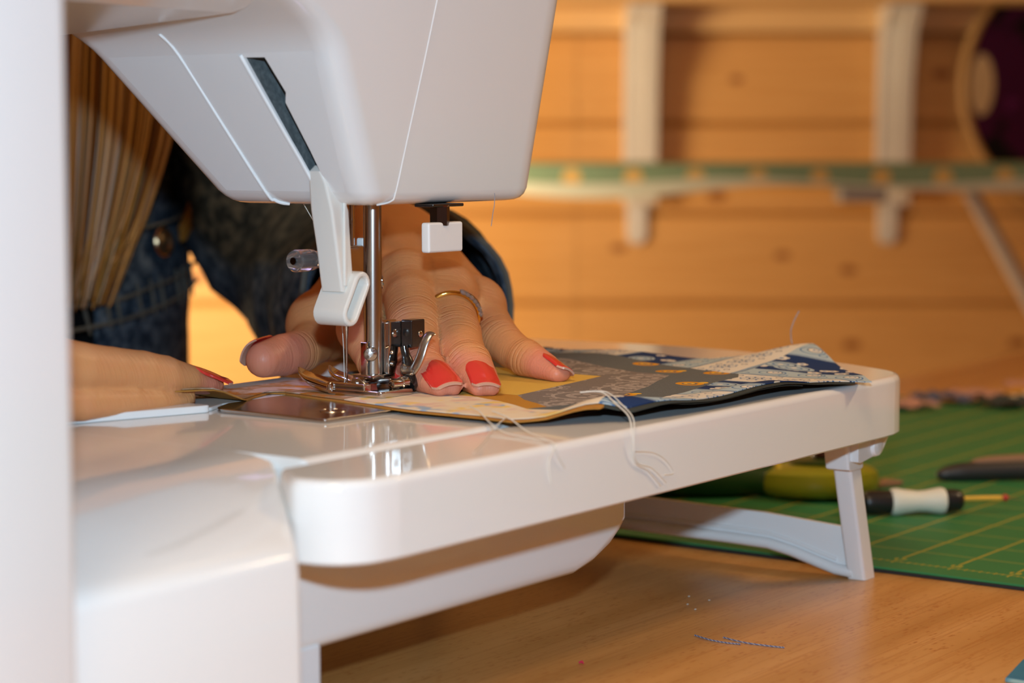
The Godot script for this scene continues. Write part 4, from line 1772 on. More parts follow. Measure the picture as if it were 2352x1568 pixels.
	f.chain([[Vector3(-172, 36, -92), 19.0], [Vector3(-150, 30, -64), 19.0], [Vector3(-134, 26, -42), 15.0]], 6.0)
	f.chain([[Vector3(-150, 22, -60), 16.0], [Vector3(-142, 16, -32), 13.0]], 9.0)
	f.chain([[tM + Vector3(-16, 5, -6), 13.0], [tM + Vector3(-4, 0, 0), 10.0], [Vector3(-103, 18.2, -27), 8.3], [Vector3(-90, 16.6, -26.6), 7.4], [Vector3(-76, 14.6, -26), 7.0], [Vector3(-66, 12.6, -25.5), 6.6], [Vector3(-56, 10.2, -25), 5.4], [Vector3(-46, 8.0, -25), 4.0], [Vector3(-40.5, 6.8, -25), 2.6]], 5.0, tM + Vector3(-10, 0, 0), 0.35, 24.0)
	f.chain([[Vector3(-146, 12, -30), 10.0], [Vector3(-124, 8.0, -27.5), 6.6], [Vector3(-104, 6.6, -25.0), 5.8], [Vector3(-84, 5.4, -23.6), 4.8], [Vector3(-72, 4.6, -22.8), 3.8], [Vector3(-57, 3.7, -22.2), 2.2]], 5.0, Vector3(-146, 14, -30), 0.35, 24.0)
	for q in [-46.0, -60.0, -74.0]:
		f.chain([[Vector3(-154, 22, q + 4), 10.0], [Vector3(-136, 17, q + 6), 8.4], [Vector3(-132, 9.4, q + 5), 7.4], [Vector3(-144, 6.6, q + 2), 6.4]], 5.0, Vector3(-150, 20, q), 0.6, 24.0)
	f.nets(g, skin_tint)
	# arms, trunk, neck and head, mostly under cloth or above the frame
	f = Field.new(Vector3(-300, -420, -600), Vector3(420, 520, -60), 12.0)
	f.chain([[wrist + Vector3(14, -1, -14), 19.0], [Vector3(292, 24, -248), 36.0], [Vector3(318, 190, -425), 44.0]], 20.0)
	f.chain([[Vector3(-168, 35, -88), 19.0], [Vector3(-190, 10, -300), 36.0], [Vector3(10, 190, -430), 44.0]], 20.0)
	for s in [-1.0, 1.0]:
		f.chain([[Vector3(165 + s * 70, -340, -445), 96.0], [Vector3(165 + s * 55, -150, -440), 80.0], [Vector3(165 + s * 55, 80, -435), 80.0], [Vector3(165 + s * 50, 170, -435), 60.0]], 40.0)
	f.chain([[Vector3(20, 188, -435), 48.0], [Vector3(310, 188, -430), 48.0]], 40.0)
	f.chain([[Vector3(165, 200, -435), 54.0], [Vector3(165, 300, -415), 52.0]], 30.0)
	f.chain([[Vector3(165, 385, -402), 78.0], [Vector3(165, 345, -382), 62.0], [Vector3(165, 318, -360), 40.0]], 30.0)
	f.chain([[Vector3(165, 372, -326), 10.0], [Vector3(165, 352, -314), 13.0]], 14.0)
	for s in [-1.0, 1.0]:
		f.chain([[Vector3(165 + s * 76, 372, -408), 10.0], [Vector3(165 + s * 76, 348, -404), 8.0]], 8.0)
	f.nets(g, skin_tint)
	# where each point of the skin lies on the crease map
	for k in g.v.size():
		var p := g.v[k]
		if k >= hand_end:
			g.uv[k] = Vector2(0.79 + pingpong((p.x + p.y * 0.4) / 128.0, 0.19), p.z / 32.0)
			continue
		var best := 1e9
		for line in rays:
			for n in line.size() - 1:
				var a: Vector3 = line[n][0]
				var d: Vector3 = line[n + 1][0] - a
				var t := (p - a).dot(d) / d.length_squared()
				var c := clampf(t, -2.2 if n == 0 else 0.0, 1.4 if n == line.size() - 2 else 1.0)
				var q := a + d * c
				var dist := p.distance_to(q)
				if dist < best:
					best = dist
					var side := d.cross(Vector3.UP).normalized()
					g.uv[k] = Vector2((lerpf(line[n][1], line[n + 1][1], c) + 30.0) / 160.0, (p - q).dot(side) / 32.0 + 0.5)


func torso_pt(x: float, y: float, out := 0.0) -> Vector3:
	var a := (x - 165.0) / 156.0
	var b := 118.0 + out
	return Vector3(x + a * out, y, -435.0 + b * sqrt(maxf(0.0, 1.0 - a * a)))


func build_person() -> void:
	var t := thing("person", "person in a worn blue denim jacket with long blonde hair and coral nails", "person", L(165, -834, -435))
	var g := mm()
	body_field(g)
	# its own axes follow the fingers of the left hand, so that the skin's fine creases run across them
	var body := MeshInstance3D.new()
	body.name = "body"
	t.add_child(body, true)
	body.rotation.y = -0.64
	g.T = body.global_transform.affine_inverse() * g.T
	for k in g.nor.size():
		g.nor[k] = (g.T.basis * g.nor[k]).normalized()
	body.mesh = g.mesh()
	body.material_override = M.skin
	# nails of the left hand, then of the right thumb
	nail(t, Vector3(28.8, 10.6, -9.3), Vector3(18.8, 5.0, 10.8), 6.8, 3.0, Vector3(-0.1, 1, 0.1), 10.6, 9.5, 16.0)
	nail(t, Vector3(22.8, 11.2, 14.9), Vector3(11.0, 5.0, 36.6), 7.0, 3.1, Vector3(-0.20, 1, 0.05), 12.6, 10.5, 18.0)
	nail(t, Vector3(33.9, 11.2, 29.1), Vector3(18.9, 5.0, 47.8), 7.1, 3.0, Vector3(0.0, 1, 0.15), 11.6, 10.5, 17.0)
	nail(t, Vector3(77.3, 9.6, 23.7), Vector3(71.6, 5.2, 43.3), 6.0, 3.0, Vector3(0.5, 1, 0.1), 9.4, 9.5, 14.5)
	nail(t, Vector3(39, 10.6, -56.5), Vector3(14.8, 9.4, -53.8), 8.4, 6.9, Vector3(0.0, 0.5, -0.86), 12.5, 11.5, 17.0)
	nail(t, Vector3(-66, 12.6, -25.5), Vector3(-40.5, 6.8, -25), 6.4, 2.6, Vector3(0.3, 1, 0.12), 11.0, 10.5, 18.5)
	# black shirt
	g = mm()
	var rs := []
	for q in [[-300.0, 1.0], [-150.0, 0.92], [0.0, 0.94], [120.0, 0.98], [190.0, 0.86], [225.0, 0.55]]:
		var r := PackedVector3Array()
		for k in 40:
			var an := TAU * k / 40
			r.append(Vector3(165 + cos(an) * 146 * q[1], q[0], -435 + sin(an) * 110 * q[1]))
		rs.append(r)
	g.rings(rs)
	part("shirt", g, M.black_shirt, t)
	# jacket body: open at the front
	g = mm()
	rs = []
	var crumple := FastNoiseLite.new()
	crumple.seed = 8
	crumple.frequency = 0.012
	for i in 30:
		var y := -230.0 + 460.0 * i / 29.0
		var k := 1.0 - 0.42 * pow(maxf(0.0, (y - 110.0) / 120.0), 2.0)
		var r := PackedVector3Array()
		for layer in 2:
			for j in 61:
				var u := j if layer == 0 else 60 - j
				var an := deg_to_rad(94.0 + 352.0 * u / 60.0)
				var wrinkle := 5.0 * crumple.get_noise_2d(u * 9.0, y * 1.3)
				var sw := 156.0 * k + wrinkle - layer * 2.5
				var sd := 118.0 * k + wrinkle - layer * 2.5
				r.append(Vector3(165 + cos(an) * sw, y, -435 + sin(an) * sd))
		rs.append(r)
	g.rings(rs)
	var jacket := part("jacket", g, M.denim, t)
	for side in 2:
		sleeve(jacket, side, crumple)
	# seams and pocket flap on the chest, the metal button
	for line in [[[150, 50, 185, 47, 215, 48, 245, 52, 272, 60], 0.9], [[150, 9, 185, 11, 215, 16, 245, 20, 278, 26], 1.1], [[150, -3, 185, 0, 215, 4, 245, 9, 278, 15], 1.1], [[150, 96, 185, 92, 230, 98, 270, 108], 0.9]]:
		var pts := []
		for k in range(0, line[0].size(), 2):
			pts.append(torso_pt(line[0][k], line[0][k + 1], 6.0))
		g = mm()
		g.tube(spline(pts, 8), [line[1]], 6)
		part("stitching", g, M.stitch, jacket)
	for k in 9:
		var x := 163.0 + k * 12.6 + 3.0 * sin(k * 2.3)
		g = mm()
		g.tube([torso_pt(x - 2, 13 + 0.13 * (x - 160), 6.0), torso_pt(x, 4 + 0.13 * (x - 160), 6.2), torso_pt(x + 3, -6 + 0.13 * (x - 160), 6.0)], [0.7, 1.1, 0.6], 6)
		part("fringe", g, M.stitch, jacket)
	g = mm()
	var bp := torso_pt(226, 39, 4.0)
	g.lathe(bp, Vector3(0.15, 0.05, 1), [[3.6, 0.0], [7.4, 1.2], [8.0, 2.6], [7.2, 3.6], [5.4, 3.2], [4.8, 2.6], [2.2, 3.4], [0.5, 3.6]], 24)
	part("button", g, M.brass, jacket)
	hair(t)


func sleeve(jacket: Node3D, side: int, crumple: FastNoiseLite) -> void:
	var left := [Vector3(146, 20, -88), Vector3(160, 16, -103), Vector3(200, 14, -146), Vector3(250, 16, -204), Vector3(292, 24, -252), Vector3(310, 70, -315), Vector3(318, 130, -375), Vector3(310, 186, -425), Vector3(280, 206, -435)]
	var right := [Vector3(-166, 34, -96), Vector3(-172, 30, -118), Vector3(-182, 22, -180), Vector3(-190, 14, -240), Vector3(-190, 14, -305), Vector3(-150, 60, -360), Vector3(-85, 120, -405), Vector3(10, 185, -432), Vector3(45, 206, -435)]
	var rad := [46.0, 47.0, 50.0, 54.0, 58.0, 60.0, 62.0, 64.0, 58.0]
	if side == 1:
		rad = [34.0, 36.0, 42.0, 48.0, 54.0, 58.0, 62.0, 64.0, 58.0]
	var path := spline(left if side == 0 else right, 7)
	var n := path.size()
	var g := mm()
	var rs := []
	var sv := Vector3.ZERO
	for pass_ in 2:
		for ii in n:
			var i := n - 1 - ii if pass_ == 0 else ii
			if pass_ == 1 and ii > 10:
				break
			var tng: Vector3 = (path[mini(n - 1, i + 1)] - path[maxi(0, i - 1)]).normalized()
			sv = Vector3.UP.cross(tng).normalized()
			var w := tng.cross(sv)
			var q := float(i) / 7.0
			var r0: float = lerpf(rad[int(q)], rad[mini(8, int(q) + 1)], q - int(q)) - (2.2 if pass_ == 1 else 0.0)
			var r := PackedVector3Array()
			for j in 40:
				var an := TAU * j / 40
				var wr := 1.0 + 0.09 * crumple.get_noise_2d(i * 11.0 + side * 400.0, 60.0 * cos(an)) + 0.06 * crumple.get_noise_2d(i * 26.0, 80.0 * sin(an))
				var p: Vector3 = path[i] + sv * cos(an) * r0 * wr + w * sin(an) * r0 * wr
				if p.z > -128.0 and p.x > -115.0:
					p.y = maxf(p.y, 2.6 - (0.0 if pass_ == 0 else -1.0))
				elif p.z > -207.0:
					p.y = maxf(p.y, -81.0)
				r.append(p)
			rs.append(r)
	g.rings(rs, true, false, false, false)
	g.orient(0)
	part("sleeve", g, M.denim, jacket)
	# hem of the cuff
	for k in [[0, 1.5, 0.4], [7, 0.9, 0.8]]:
		var i: int = k[0]
		var tng: Vector3 = (path[i + 1] - path[maxi(0, i - 1)]).normalized()
		sv = Vector3.UP.cross(tng).normalized()
		var w := tng.cross(sv)
		var q := float(i) / 7.0
		var r0: float = lerpf(rad[int(q)], rad[int(q) + 1], q - int(q))
		var ring := []
		for j in 41:
			var an := TAU * j / 40
			var wr := 1.0 + 0.09 * crumple.get_noise_2d(i * 11.0 + side * 400.0, 60.0 * cos(an)) + 0.06 * crumple.get_noise_2d(i * 26.0, 80.0 * sin(an))
			var p: Vector3 = path[i] + (sv * cos(an) + w * sin(an)) * (r0 * wr + k[2])
			if p.z > -128.0 and p.x > -115.0:
				p.y = maxf(p.y, 3.6)
			ring.append(p)
		g = mm()
		g.tube(ring, [k[1]], 6, false)
		part("cuff_seam", g, M.stitch, jacket)


func hair(t: Node3D) -> void:
	var rng := RandomNumberGenerator.new()
	rng.seed = 17
	var g := mm()
	var cols := [Color(0.24, 0.11, 0.018), Color(0.17, 0.07, 0.010), Color(0.30, 0.145, 0.028), Color(0.11, 0.042, 0.007), Color(0.34, 0.18, 0.042)]
	var locks := []
	for i in 480:
		var u := rng.randf()
		var d := rng.randf_range(-9, 9)
		# from the crown down over the breast, drawn together below
		locks.append([Vector3(165 + rng.randf_range(30, 72), 440 - 40 * u, -425 + d), Vector3(lerpf(205, 232, u), 330, -385 + d), Vector3(lerpf(160, 226, u), 210, -322 + d), Vector3(lerpf(138, 216, u), 118, -304 + d), Vector3(lerpf(136, 194, u), 56, -303 + d * 0.8), Vector3(lerpf(138, 172, u), rng.randf_range(8, 32), -305 + d * 0.6)])
	for i in 60:
		var u := rng.randf()
		locks.append([Vector3(225, 430, -425), Vector3(255 + 10 * u, 320, -395), Vector3(276 + 8 * u, 190, -360), Vector3(262 + 12 * u, 84, -328 + rng.randf_range(-4, 4)), Vector3(250 + 10 * u, 58, -324), Vector3(242 + 6 * u, rng.randf_range(38, 46), -324)])
	for i in 260:
		# the other side and the back of the head
		var an := rng.randf_range(0.55, TAU - 1.0)
		var r := rng.randf_range(82, 94)
		var c := Vector3(165 - sin(an) * r, 0, -408 + cos(an) * r)
		if c.z > -348:
			c.z = -348
		locks.append([Vector3(165, 466, -410), Vector3(c.x, 420, c.z), Vector3(c.x, 330, c.z), Vector3(c.x + rng.randf_range(-12, 12), 210, c.z - 12), Vector3(c.x + rng.randf_range(-20, 20), rng.randf_range(60, 120), c.z - 20)])
	for l in locks:
		var path := spline(l, 5)
		var c: Color = cols[rng.randi_range(0, 4)]
		var r := rng.randf_range(0.6, 1.5) * (1.0 if l.size() > 5 else 2.4)
		var rad := []
		for k in path.size():
			rad.append(r * (1.0 - 0.75 * pow(float(k) / (path.size() - 1), 3.0)))
		var at := g.v.size()
		g.tube(path, rad, 4, true)
		for k in g.v.size() - at:
			g.col.append(c)
	g.crease = 0.2
	part("hair", g, M.hair, t)
	# ring on the fourth finger of the left hand
	var rg := thing("ring", "gold ring with a slanting row of clear stones worn on the ring finger", "ring", L(60, 25, 2))
	var ax := (Vector3(77.7, 32.4, -16) - Vector3(50.8, 19.4, 10.2)).normalized()
	var c0 := Vector3(60.4, 24.8, 0.6)
	g = mm()
	g.torus(c0, ax, 10.5, 1.0, 40, 10)
	var band := part("band", g, M.gold, rg)
	var upv := (Vector3.UP - ax * ax.y).normalized()
	var sd := ax.cross(upv)
	if sd.z < 0:
		sd = -sd
	for k in 7:
		var an := deg_to_rad(22.0 + k * 9.5)
		var d := upv * cos(an) + sd * sin(an)
		for q in 2:
			var p := c0 + d * 11.2 + ax * ((q * 2 - 1) * 1.0) * (1.0 if k > 1 else 0.6)
			g = mm()
			g.lathe(p - d * 0.6, d, [[0.3, 0.0], [1.35, 0.9], [1.35, 1.15], [0.8, 1.65]], 8)
			part("stone", g, M.stone_glass, rg)
	g = mm()
	var setting := []
	for k in 9:
		var an := deg_to_rad(18.0 + k * 8.5)
		setting.append(c0 + (upv * cos(an) + sd * sin(an)) * 10.9)
	g.tube(setting, [1.0, 1.3, 1.5, 1.6, 1.6, 1.6, 1.5, 1.3, 1.0], 8, true, 0.4, ax)
	part("setting", g, M.chrome, rg)


# ------------------------------------------------------------------ things on the table
func build_tools() -> void:
	# cutting mat, its near edge beside the extension leg
	var t := thing("cutting_mat", "green self-healing cutting mat with yellow inch grid lying on the table", "cutting mat", L(460, -84, 120))
	var x0 := 205.0
	var z0 := -150.0
	var wx := 545.0
	var wz := 610.0
	var y := -81.6
	var g := mm()
	g.prism(G.rounded(G.ccw(poly([x0, z0, x0 + wx, z0, x0 + wx, z0 + wz, x0, z0 + wz])), 6.0, 5), -83.95, -82.6, "y", 0.2)
	part("underside", g, M.mat_black, t)
	g = mm()
	g.prism(G.rounded(G.ccw(poly([x0, z0, x0 + wx, z0, x0 + wx, z0 + wz, x0, z0 + wz])), 6.0, 5), -82.58, y, "y", 0.25)
	part("surface", g, M.mat_green, t)
	# printed lines: very thin raised ink
	var gx := 219.5
	var z_line := 110.3
	var ink := mm()
	var fine := mm()
	var yy := y + 0.02
	for i in 20:
		var x := gx + 25.4 * i
		if x < x0 + wx - 12:
			fine.box(Vector3(x - 0.25, y - 0.05, z0 + 14), Vector3(x + 0.25, yy, z0 + wz - 14))
	for j in range(-10, 14):
		var z := z_line + 25.4 * j
		if z > z0 + 14 and z < z0 + wz - 14:
			ink.box(Vector3(gx + 8, y - 0.05, z - 0.5), Vector3(x0 + wx - 14, yy, z + 0.5))
	for k in range(-80, 112):
		var z := z_line + 25.4 / 8.0 * k
		if z > z0 + 14 and z < z0 + wz - 14:
			var len := 7.0 if posmod(k, 8) == 0 else 3.4 if posmod(k, 2) == 0 else 2.2
			ink.box(Vector3(gx - len * 0.5, y - 0.05, z - 0.35), Vector3(gx + len * 0.5, yy, z + 0.35))
	part("grid_lines", fine, M.mat_yellow, t)
	part("ruler_lines", ink, M.mat_yellow, t)
	for j in range(-3, 5):
		var tm := TextMesh.new()
		tm.text = str(17 + j)
		tm.font_size = 16
		tm.pixel_size = 0.00033
		tm.depth = 0.0001
		var o := hang("numeral", tm, M.mat_yellow, t)
		o.global_transform = Transform3D(Basis(Vector3(0, 0, -1), Vector3(1, 0, 0), Vector3(0, -1, 0)).orthonormalized(), L(gx + 5.0, y + 0.06, z_line + 25.4 * j))
		o.rotation = Vector3(-PI / 2, -PI / 2, 0)
	# seam ripper
	t = thing("seam_ripper", "seam ripper with white waisted handle, black ends and yellow shaft on the mat", "seam ripper", L(336, -81.6, 80))
	var a := Vector3(319, -75.4, 60)
	var d := Vector3(37, 0.3, 40).normalized()
	g = mm()
	g.lathe(a, d, [[1.6, -23.0], [2.2, -22.0], [2.4, -13.0], [5.0, -12.0], [5.6, -10.0], [5.6, -0.6], [5.2, 0.2]], 24)
	part("rear_cap", g, M.black_plastic, t)
	g = mm()
	g.lathe(a, d, [[5.4, 0.0], [6.2, 0.8], [6.5, 2.6], [5.7, 7.0], [4.9, 13.0], [5.1, 17.0], [6.0, 22.0], [6.3, 24.4], [5.8, 25.8], [5.0, 26.2]], 28)
	part("handle", g, M.white_rubber, t)
	g = mm()
	g.lathe(a, d, [[4.6, 26.0], [5.3, 26.6], [5.4, 30.5], [5.0, 33.0], [3.6, 34.6], [1.6, 35.2]], 24)
	part("collar", g, M.black_plastic, t)
	g = mm()
	g.lathe(a + Vector3(0, 0.6, 0), d, [[1.2, 34.8], [1.2, 52.5], [0.6, 55.0]], 12)
	part("shaft", g, M.yellow_shaft, t)
	g = mm()
	g.ball(a + d * 55.5 + Vector3(0, 0.6, 0), Vector3(1.7, 1.7, 1.7), 8)
	part("safety_ball", g, M.red_ball, t)
	g = mm()
	g.tube([a + d * 55.5 + Vector3(0, 0.4, 0), a + d * 63.0 + Vector3(0, -0.6, 0)], [0.5, 0.2], 6)
	part("point", g, M.steel, t)
	# rotary cutter lying behind the leg rail
	t = thing("rotary_cutter", "yellow and green rotary cutter lying on the mat behind the leg rail", "rotary cutter", L(345, -81.6, -10))
	g = mm()
	g.lathe(Vector3(352, -81.5, 4), Vector3(0.05, 1, -0.05), [[0.0, 0.0], [27.0, 0.4], [30.0, 3.0], [31.0, 7.0], [30.0, 11.5], [26.0, 14.0], [14.0, 15.0], [0.0, 15.2]], 40)
	part("housing", g, M.lime_plastic, t)
	g = mm()
	g.lathe(Vector3(356, -67.0, 6), Vector3(0.05, 1, -0.05), [[17.0, 0.0], [18.0, 1.4], [16.0, 3.0], [0.0, 3.4]], 32)
	part("guard", g, M.dark_green_plastic, t)
	g = mm()
	g.lathe(Vector3(360, -64.0, 8), Vector3(0.05, 1, -0.05), [[9.0, 0.0], [10.0, 1.2], [9.0, 4.4], [6.0, 5.2], [0.0, 5.4]], 28)
	part("knob", g, M.maroon_plastic, t)
	g = mm()
	g.tube(spline([Vector3(334, -73.5, -12), Vector3(318, -72.5, -32), Vector3(296, -72.5, -60), Vector3(270, -73.5, -95)], 6), [9.0, 8.4, 8.0, 8.5, 9.0, 9.5, 10.0, 10.0, 10.0, 10.0, 9.5, 9.0, 9.0, 8.5, 8.0, 7.0, 6.0, 4.0], 18)
	part("handle", g, M.dark_green_plastic, t)
	g = mm()
	g.torus(Vector3(336, -73.4, -10), Vector3(-20, 0, -24), 8.8, 1.6, 28, 8)
	part("yellow_ring", g, M.yellow_plastic, t)
	g = mm()
	g.tube([Vector3(372, -79.5, 16), Vector3(392, -79.8, 22), Vector3(402, -80.2, 26)], [3.0, 2.6, 1.2], 12)
	part("release_tab", g, M.tan_grip, t)
	# thread snips, pointed end on the mat
	t = thing("thread_snips", "dark tapered thread snips lying on the mat beyond the seam ripper", "snips", L(450, -81.6, 70))
	g = mm()
	g.tube(spline([Vector3(424, -78.4, 35), Vector3(432, -77.2, 43), Vector3(446, -76.4, 60), Vector3(476, -76.2, 96), Vector3(520, -76.4, 150)], 6), [0.8, 2.2, 3.0, 3.6, 4.0, 4.4, 4.8, 5.0, 5.0, 5.0, 5.0], 16)
	part("lower_blade", g, M.charcoal_grip, t)
	g = mm()
	g.tube(spline([Vector3(437, -73.0, 47), Vector3(450, -71.4, 63), Vector3(478, -70.6, 97), Vector3(522, -70.8, 151)], 6), [0.8, 2.0, 2.6, 2.8, 3.0, 3.0], 14)
	part("upper_blade", g, M.tan_grip, t)
	# scraps along the far side of the mat
	var spots := [
		[690, -112, "pink_cotton", 0.5, "dusty pink cotton scrap lying nearest the extension table behind the mat"],
		[735, -104, "slate_cotton", 1.1, "slate blue cotton scrap between two dusty pink scraps behind the mat"],
		[742, -60, "dark_backing", 0.2, "dark grey cotton scrap lying on the far edge of the mat"],
		[762, -92, "pink_cotton", 0.9, "dusty pink cotton scrap behind the slate blue scrap"],
		[770, -48, "cream_cotton", 0.1, "cream cotton scrap beside the dark grey scrap on the mat edge"],
		[775, -20, "slate_cotton", 0.7, "slate blue cotton scrap at the far edge of the mat beside the cream scrap"],
		[798, -70, "ochre_cotton", 0.3, "ochre cotton scrap crumpled behind the cutting mat"],
		[800, -6, "pink_cotton", 1.3, "dusty pink cotton scrap beyond the far slate blue scrap"],
		[820, -40, "cream_cotton", 0.6, "cream cotton scrap farther back than the ochre scrap"],
		[838, -80, "pink_cotton", 1.0, "dusty pink cotton scrap farthest behind the ochre scrap"],
		[852, 6, "dark_backing", 0.4, "dark grey cotton scrap standing off behind the mat on bare table"]]
	for s in spots:
		var o := thing("fabric_scrap", s[4], "fabric scrap", L(s[0], -82, s[1]), "cotton scraps behind the cutting mat")
		g = mm()
		var rs := []
		for i in 9:
			var r := PackedVector3Array()
			for j in 9:
				var q := Vector2((i - 4) * 5.2, (j - 4) * 4.0).rotated(s[3])
				r.append(Vector3(s[0] + q.x, -81.0 + 3.0 + 3.0 * sin(i * 1.7 + s[0]) * cos(j * 1.3 + s[1]) + (3.0 if s[0] > 700 else 0.0) * exp(-q.length() * 0.08), s[1] + q.y))
			rs.append(r)
		g.rings(rs, false, false, false, false)
		part("cloth", g, M[s[2]], o)
	# teal cloth at the near corner
	t = thing("printed_cloth", "folded blue and pale green printed cloth on the near corner of the table", "cloth", L(150, -84, 300))
	g = mm()
	var rs2 := []
	var pts := poly([66, 224, 92, 219, 150, 214, 260, 222, 270, 380, 60, 380])
	g.prism(pts, -83.95, -82.4, "y", 0.3)
	g.prism(poly([90, 236, 150, 230, 250, 238, 255, 370, 85, 370]), -82.38, -81.0, "y", 0.3)
	part("folds", g, M.teal_print, t)


func cord(called: String, label: String, group: String, pts: Array, r: float, m: Material, per := 8) -> Node3D:
	var path := spline(pts, per)
	var o := thing(called, label, "thread", L(pts[0].x, pts[0].y, pts[0].z), group)
	var g := mm()
	g.tube(path, [r], 6)
	part("strand", g, m, o)
	return o


func build_threads() -> void:
	var tails := "white thread tails on the quilt edge"
	cord("thread_tail", "white thread tail curling from the pale strip over the extension table edge", tails, [Vector3(-22, 4.4, 72), Vector3(-28, 4.2, 80), Vector3(-38, 2.2, 92), Vector3(-46, 0.8, 104), Vector3(-50, 0.6, 116), Vector3(-54, 0.3, 128.0), Vector3(-58.5, -4.6, 129.2), Vector3(-56.7, -11.4, 129.0)], 0.2, M.white_thread)
	cord("thread_tail", "white thread tail crossing the skirt below the pale strip", tails, [Vector3(-26, 4.2, 84), Vector3(-32, 3.4, 95), Vector3(-42, 1.0, 110), Vector3(-54, 0.4, 127.4), Vector3(-54, -3.0, 129.2), Vector3(-49.7, -7.6, 129.0)], 0.2, M.white_thread)
	cord("thread_tail", "thin white thread loop lying flat on the extension table", tails, [Vector3(-30, 2.8, 92), Vector3(-44, 0.8, 97), Vector3(-62, 0.5, 108), Vector3(-84, 0.4, 120)], 0.15, M.white_thread)
	cord("thread_tail", "white thread arching off the curled edge and hanging down the skirt", tails, [Vector3(0, 9.0, 101), Vector3(2, 9.4, 108), Vector3(-4, 6.6, 118), Vector3(-9, 3.6, 126), Vector3(-13, -1.7, 129.8), Vector3(-10.3, -10.4, 129.2), Vector3(-2, -14.5, 129.0), Vector3(5.6, -20.2, 129.0)], 0.24, M.white_thread)
	cord("thread_tail", "white double thread hanging beside the arching tail on the skirt", tails, [Vector3(2, 9.2, 102), Vector3(4, 9.2, 109), Vector3(-2, 6.2, 119), Vector3(-8, 3.0, 127), Vector3(-12, -3, 129.9), Vector3(-9.2, -10.6, 129.2), Vector3(0.2, -13.8, 129.0), Vector3(9, -19.6, 129.0)], 0.2, M.white_thread)
	cord("thread_tail", "white thread loop at the end of the arching tail on the skirt", tails, [Vector3(-11, -7, 129.4), Vector3(0, -8.6, 129.2), Vector3(8.2, -11.9, 129.0), Vector3(13.7, -16.9, 129.0), Vector3(8, -17, 129.0)], 0.13, M.white_thread)
	cord("frayed_thread", "fine blue thread standing up from the raised corner of the quilt block", "", [Vector3(203, 8.0, 70), Vector3(204, 10.5, 69.0), Vector3(203, 14, 69.5), Vector3(205, 18, 70), Vector3(207, 21.5, 71)], 0.22, M.grey_thread)
	cord("needle_thread", "white thread running down from the head to the needle", "", [Vector3(-13, 70.5, -9), Vector3(-9, 61, -5.5), Vector3(-5, 51, -3), Vector3(-2.2, 36, -1.4), Vector3(-0.8, 20, -0.9), Vector3(-0.5, 9, -0.8), Vector3(-0.4, 4.4, -0.4)], 0.16, M.white_thread)
	cord("loose_thread", "short grey thread hanging under the end of the machine head", "", [Vector3(46, 73.0, 32.0), Vector3(45.6, 69, 32.2), Vector3(45.0, 66, 32.0), Vector3(44.4, 61, 31.6)], 0.14, M.grey_thread)
	# clippings on the table
	var clip := "thread clippings on the table"
	for q in [["blue and white twisted thread clipping, the longer of two on the table", [Vector3(66, -83.6, 118), Vector3(63.5, -83.6, 128), Vector3(64, -83.6, 137), Vector3(65, -83.6, 143)]], ["blue and white twisted thread clipping, the shorter of two on the table", [Vector3(63, -83.6, 108), Vector3(60, -83.6, 116), Vector3(59.5, -83.6, 123), Vector3(60.5, -83.6, 128)]]]:
		var pts := spline(q[1], 10)
		var o := thing("thread_clipping", q[0], "thread", L(q[1][0].x, -84, q[1][0].z), clip)
		var g := mm()
		var h := mm()
		for s in 2:
			var path := []
			for k in pts.size() * 3 - 2:
				var p: Vector3 = pts[k / 3].lerp(pts[mini(pts.size() - 1, k / 3 + 1)], (k % 3) / 3.0)
				path.append(p + Vector3(cos(k * 0.9 + s * PI) * 0.18, sin(k * 0.9 + s * PI) * 0.12, 0))
			(g if s == 0 else h).tube(path, [0.19], 5)
		part("strand", g, M.blue_thread, o)
		part("strand", h, M.grey_thread, o)
	var g2 := mm()
	var o2 := thing("lint_speck", "red fluff speck on the bare beech table", "lint", L(5, -84, 98))
	g2.tube([Vector3(5.0, -83.6, 97.4), Vector3(5.6, -83.2, 98.2), Vector3(5.0, -83.5, 99.2)], [0.35, 0.5, 0.3], 6)
	part("fluff", g2, M.red_fluff, o2)
	for q in [[106.0, 79.0], [117.0, 82.0], [118.5, 72.0], [100.0, 86.0]]:
		var o3 := thing("lint_speck", "pale lint speck on the table in front of the mat", "lint", L(q[0], -84, q[1]), "pale lint on the table")
		var g3 := mm()
		g3.ball(Vector3(q[0], -83.7, q[1]), Vector3(0.6, 0.3, 0.5), 5)
		part("fluff", g3, M.lint, o3)


# ------------------------------------------------------------------ background
func px(u: float, v: float, ahead: float) -> Vector3:
	# right and up (from the table top, metres) of a picture point on an upright plane so far ahead
	var pitch := atan((784.0 - HOR) / F)
	var r := Vector3((u - 1176.0) / F, (784.0 - v) / F, -1).rotated(Vector3.RIGHT, -pitch)
	var k := ahead / -r.z
	return Vector3(r.x * k, r.y * k + (EYE.y + BED) * 0.001, -ahead)


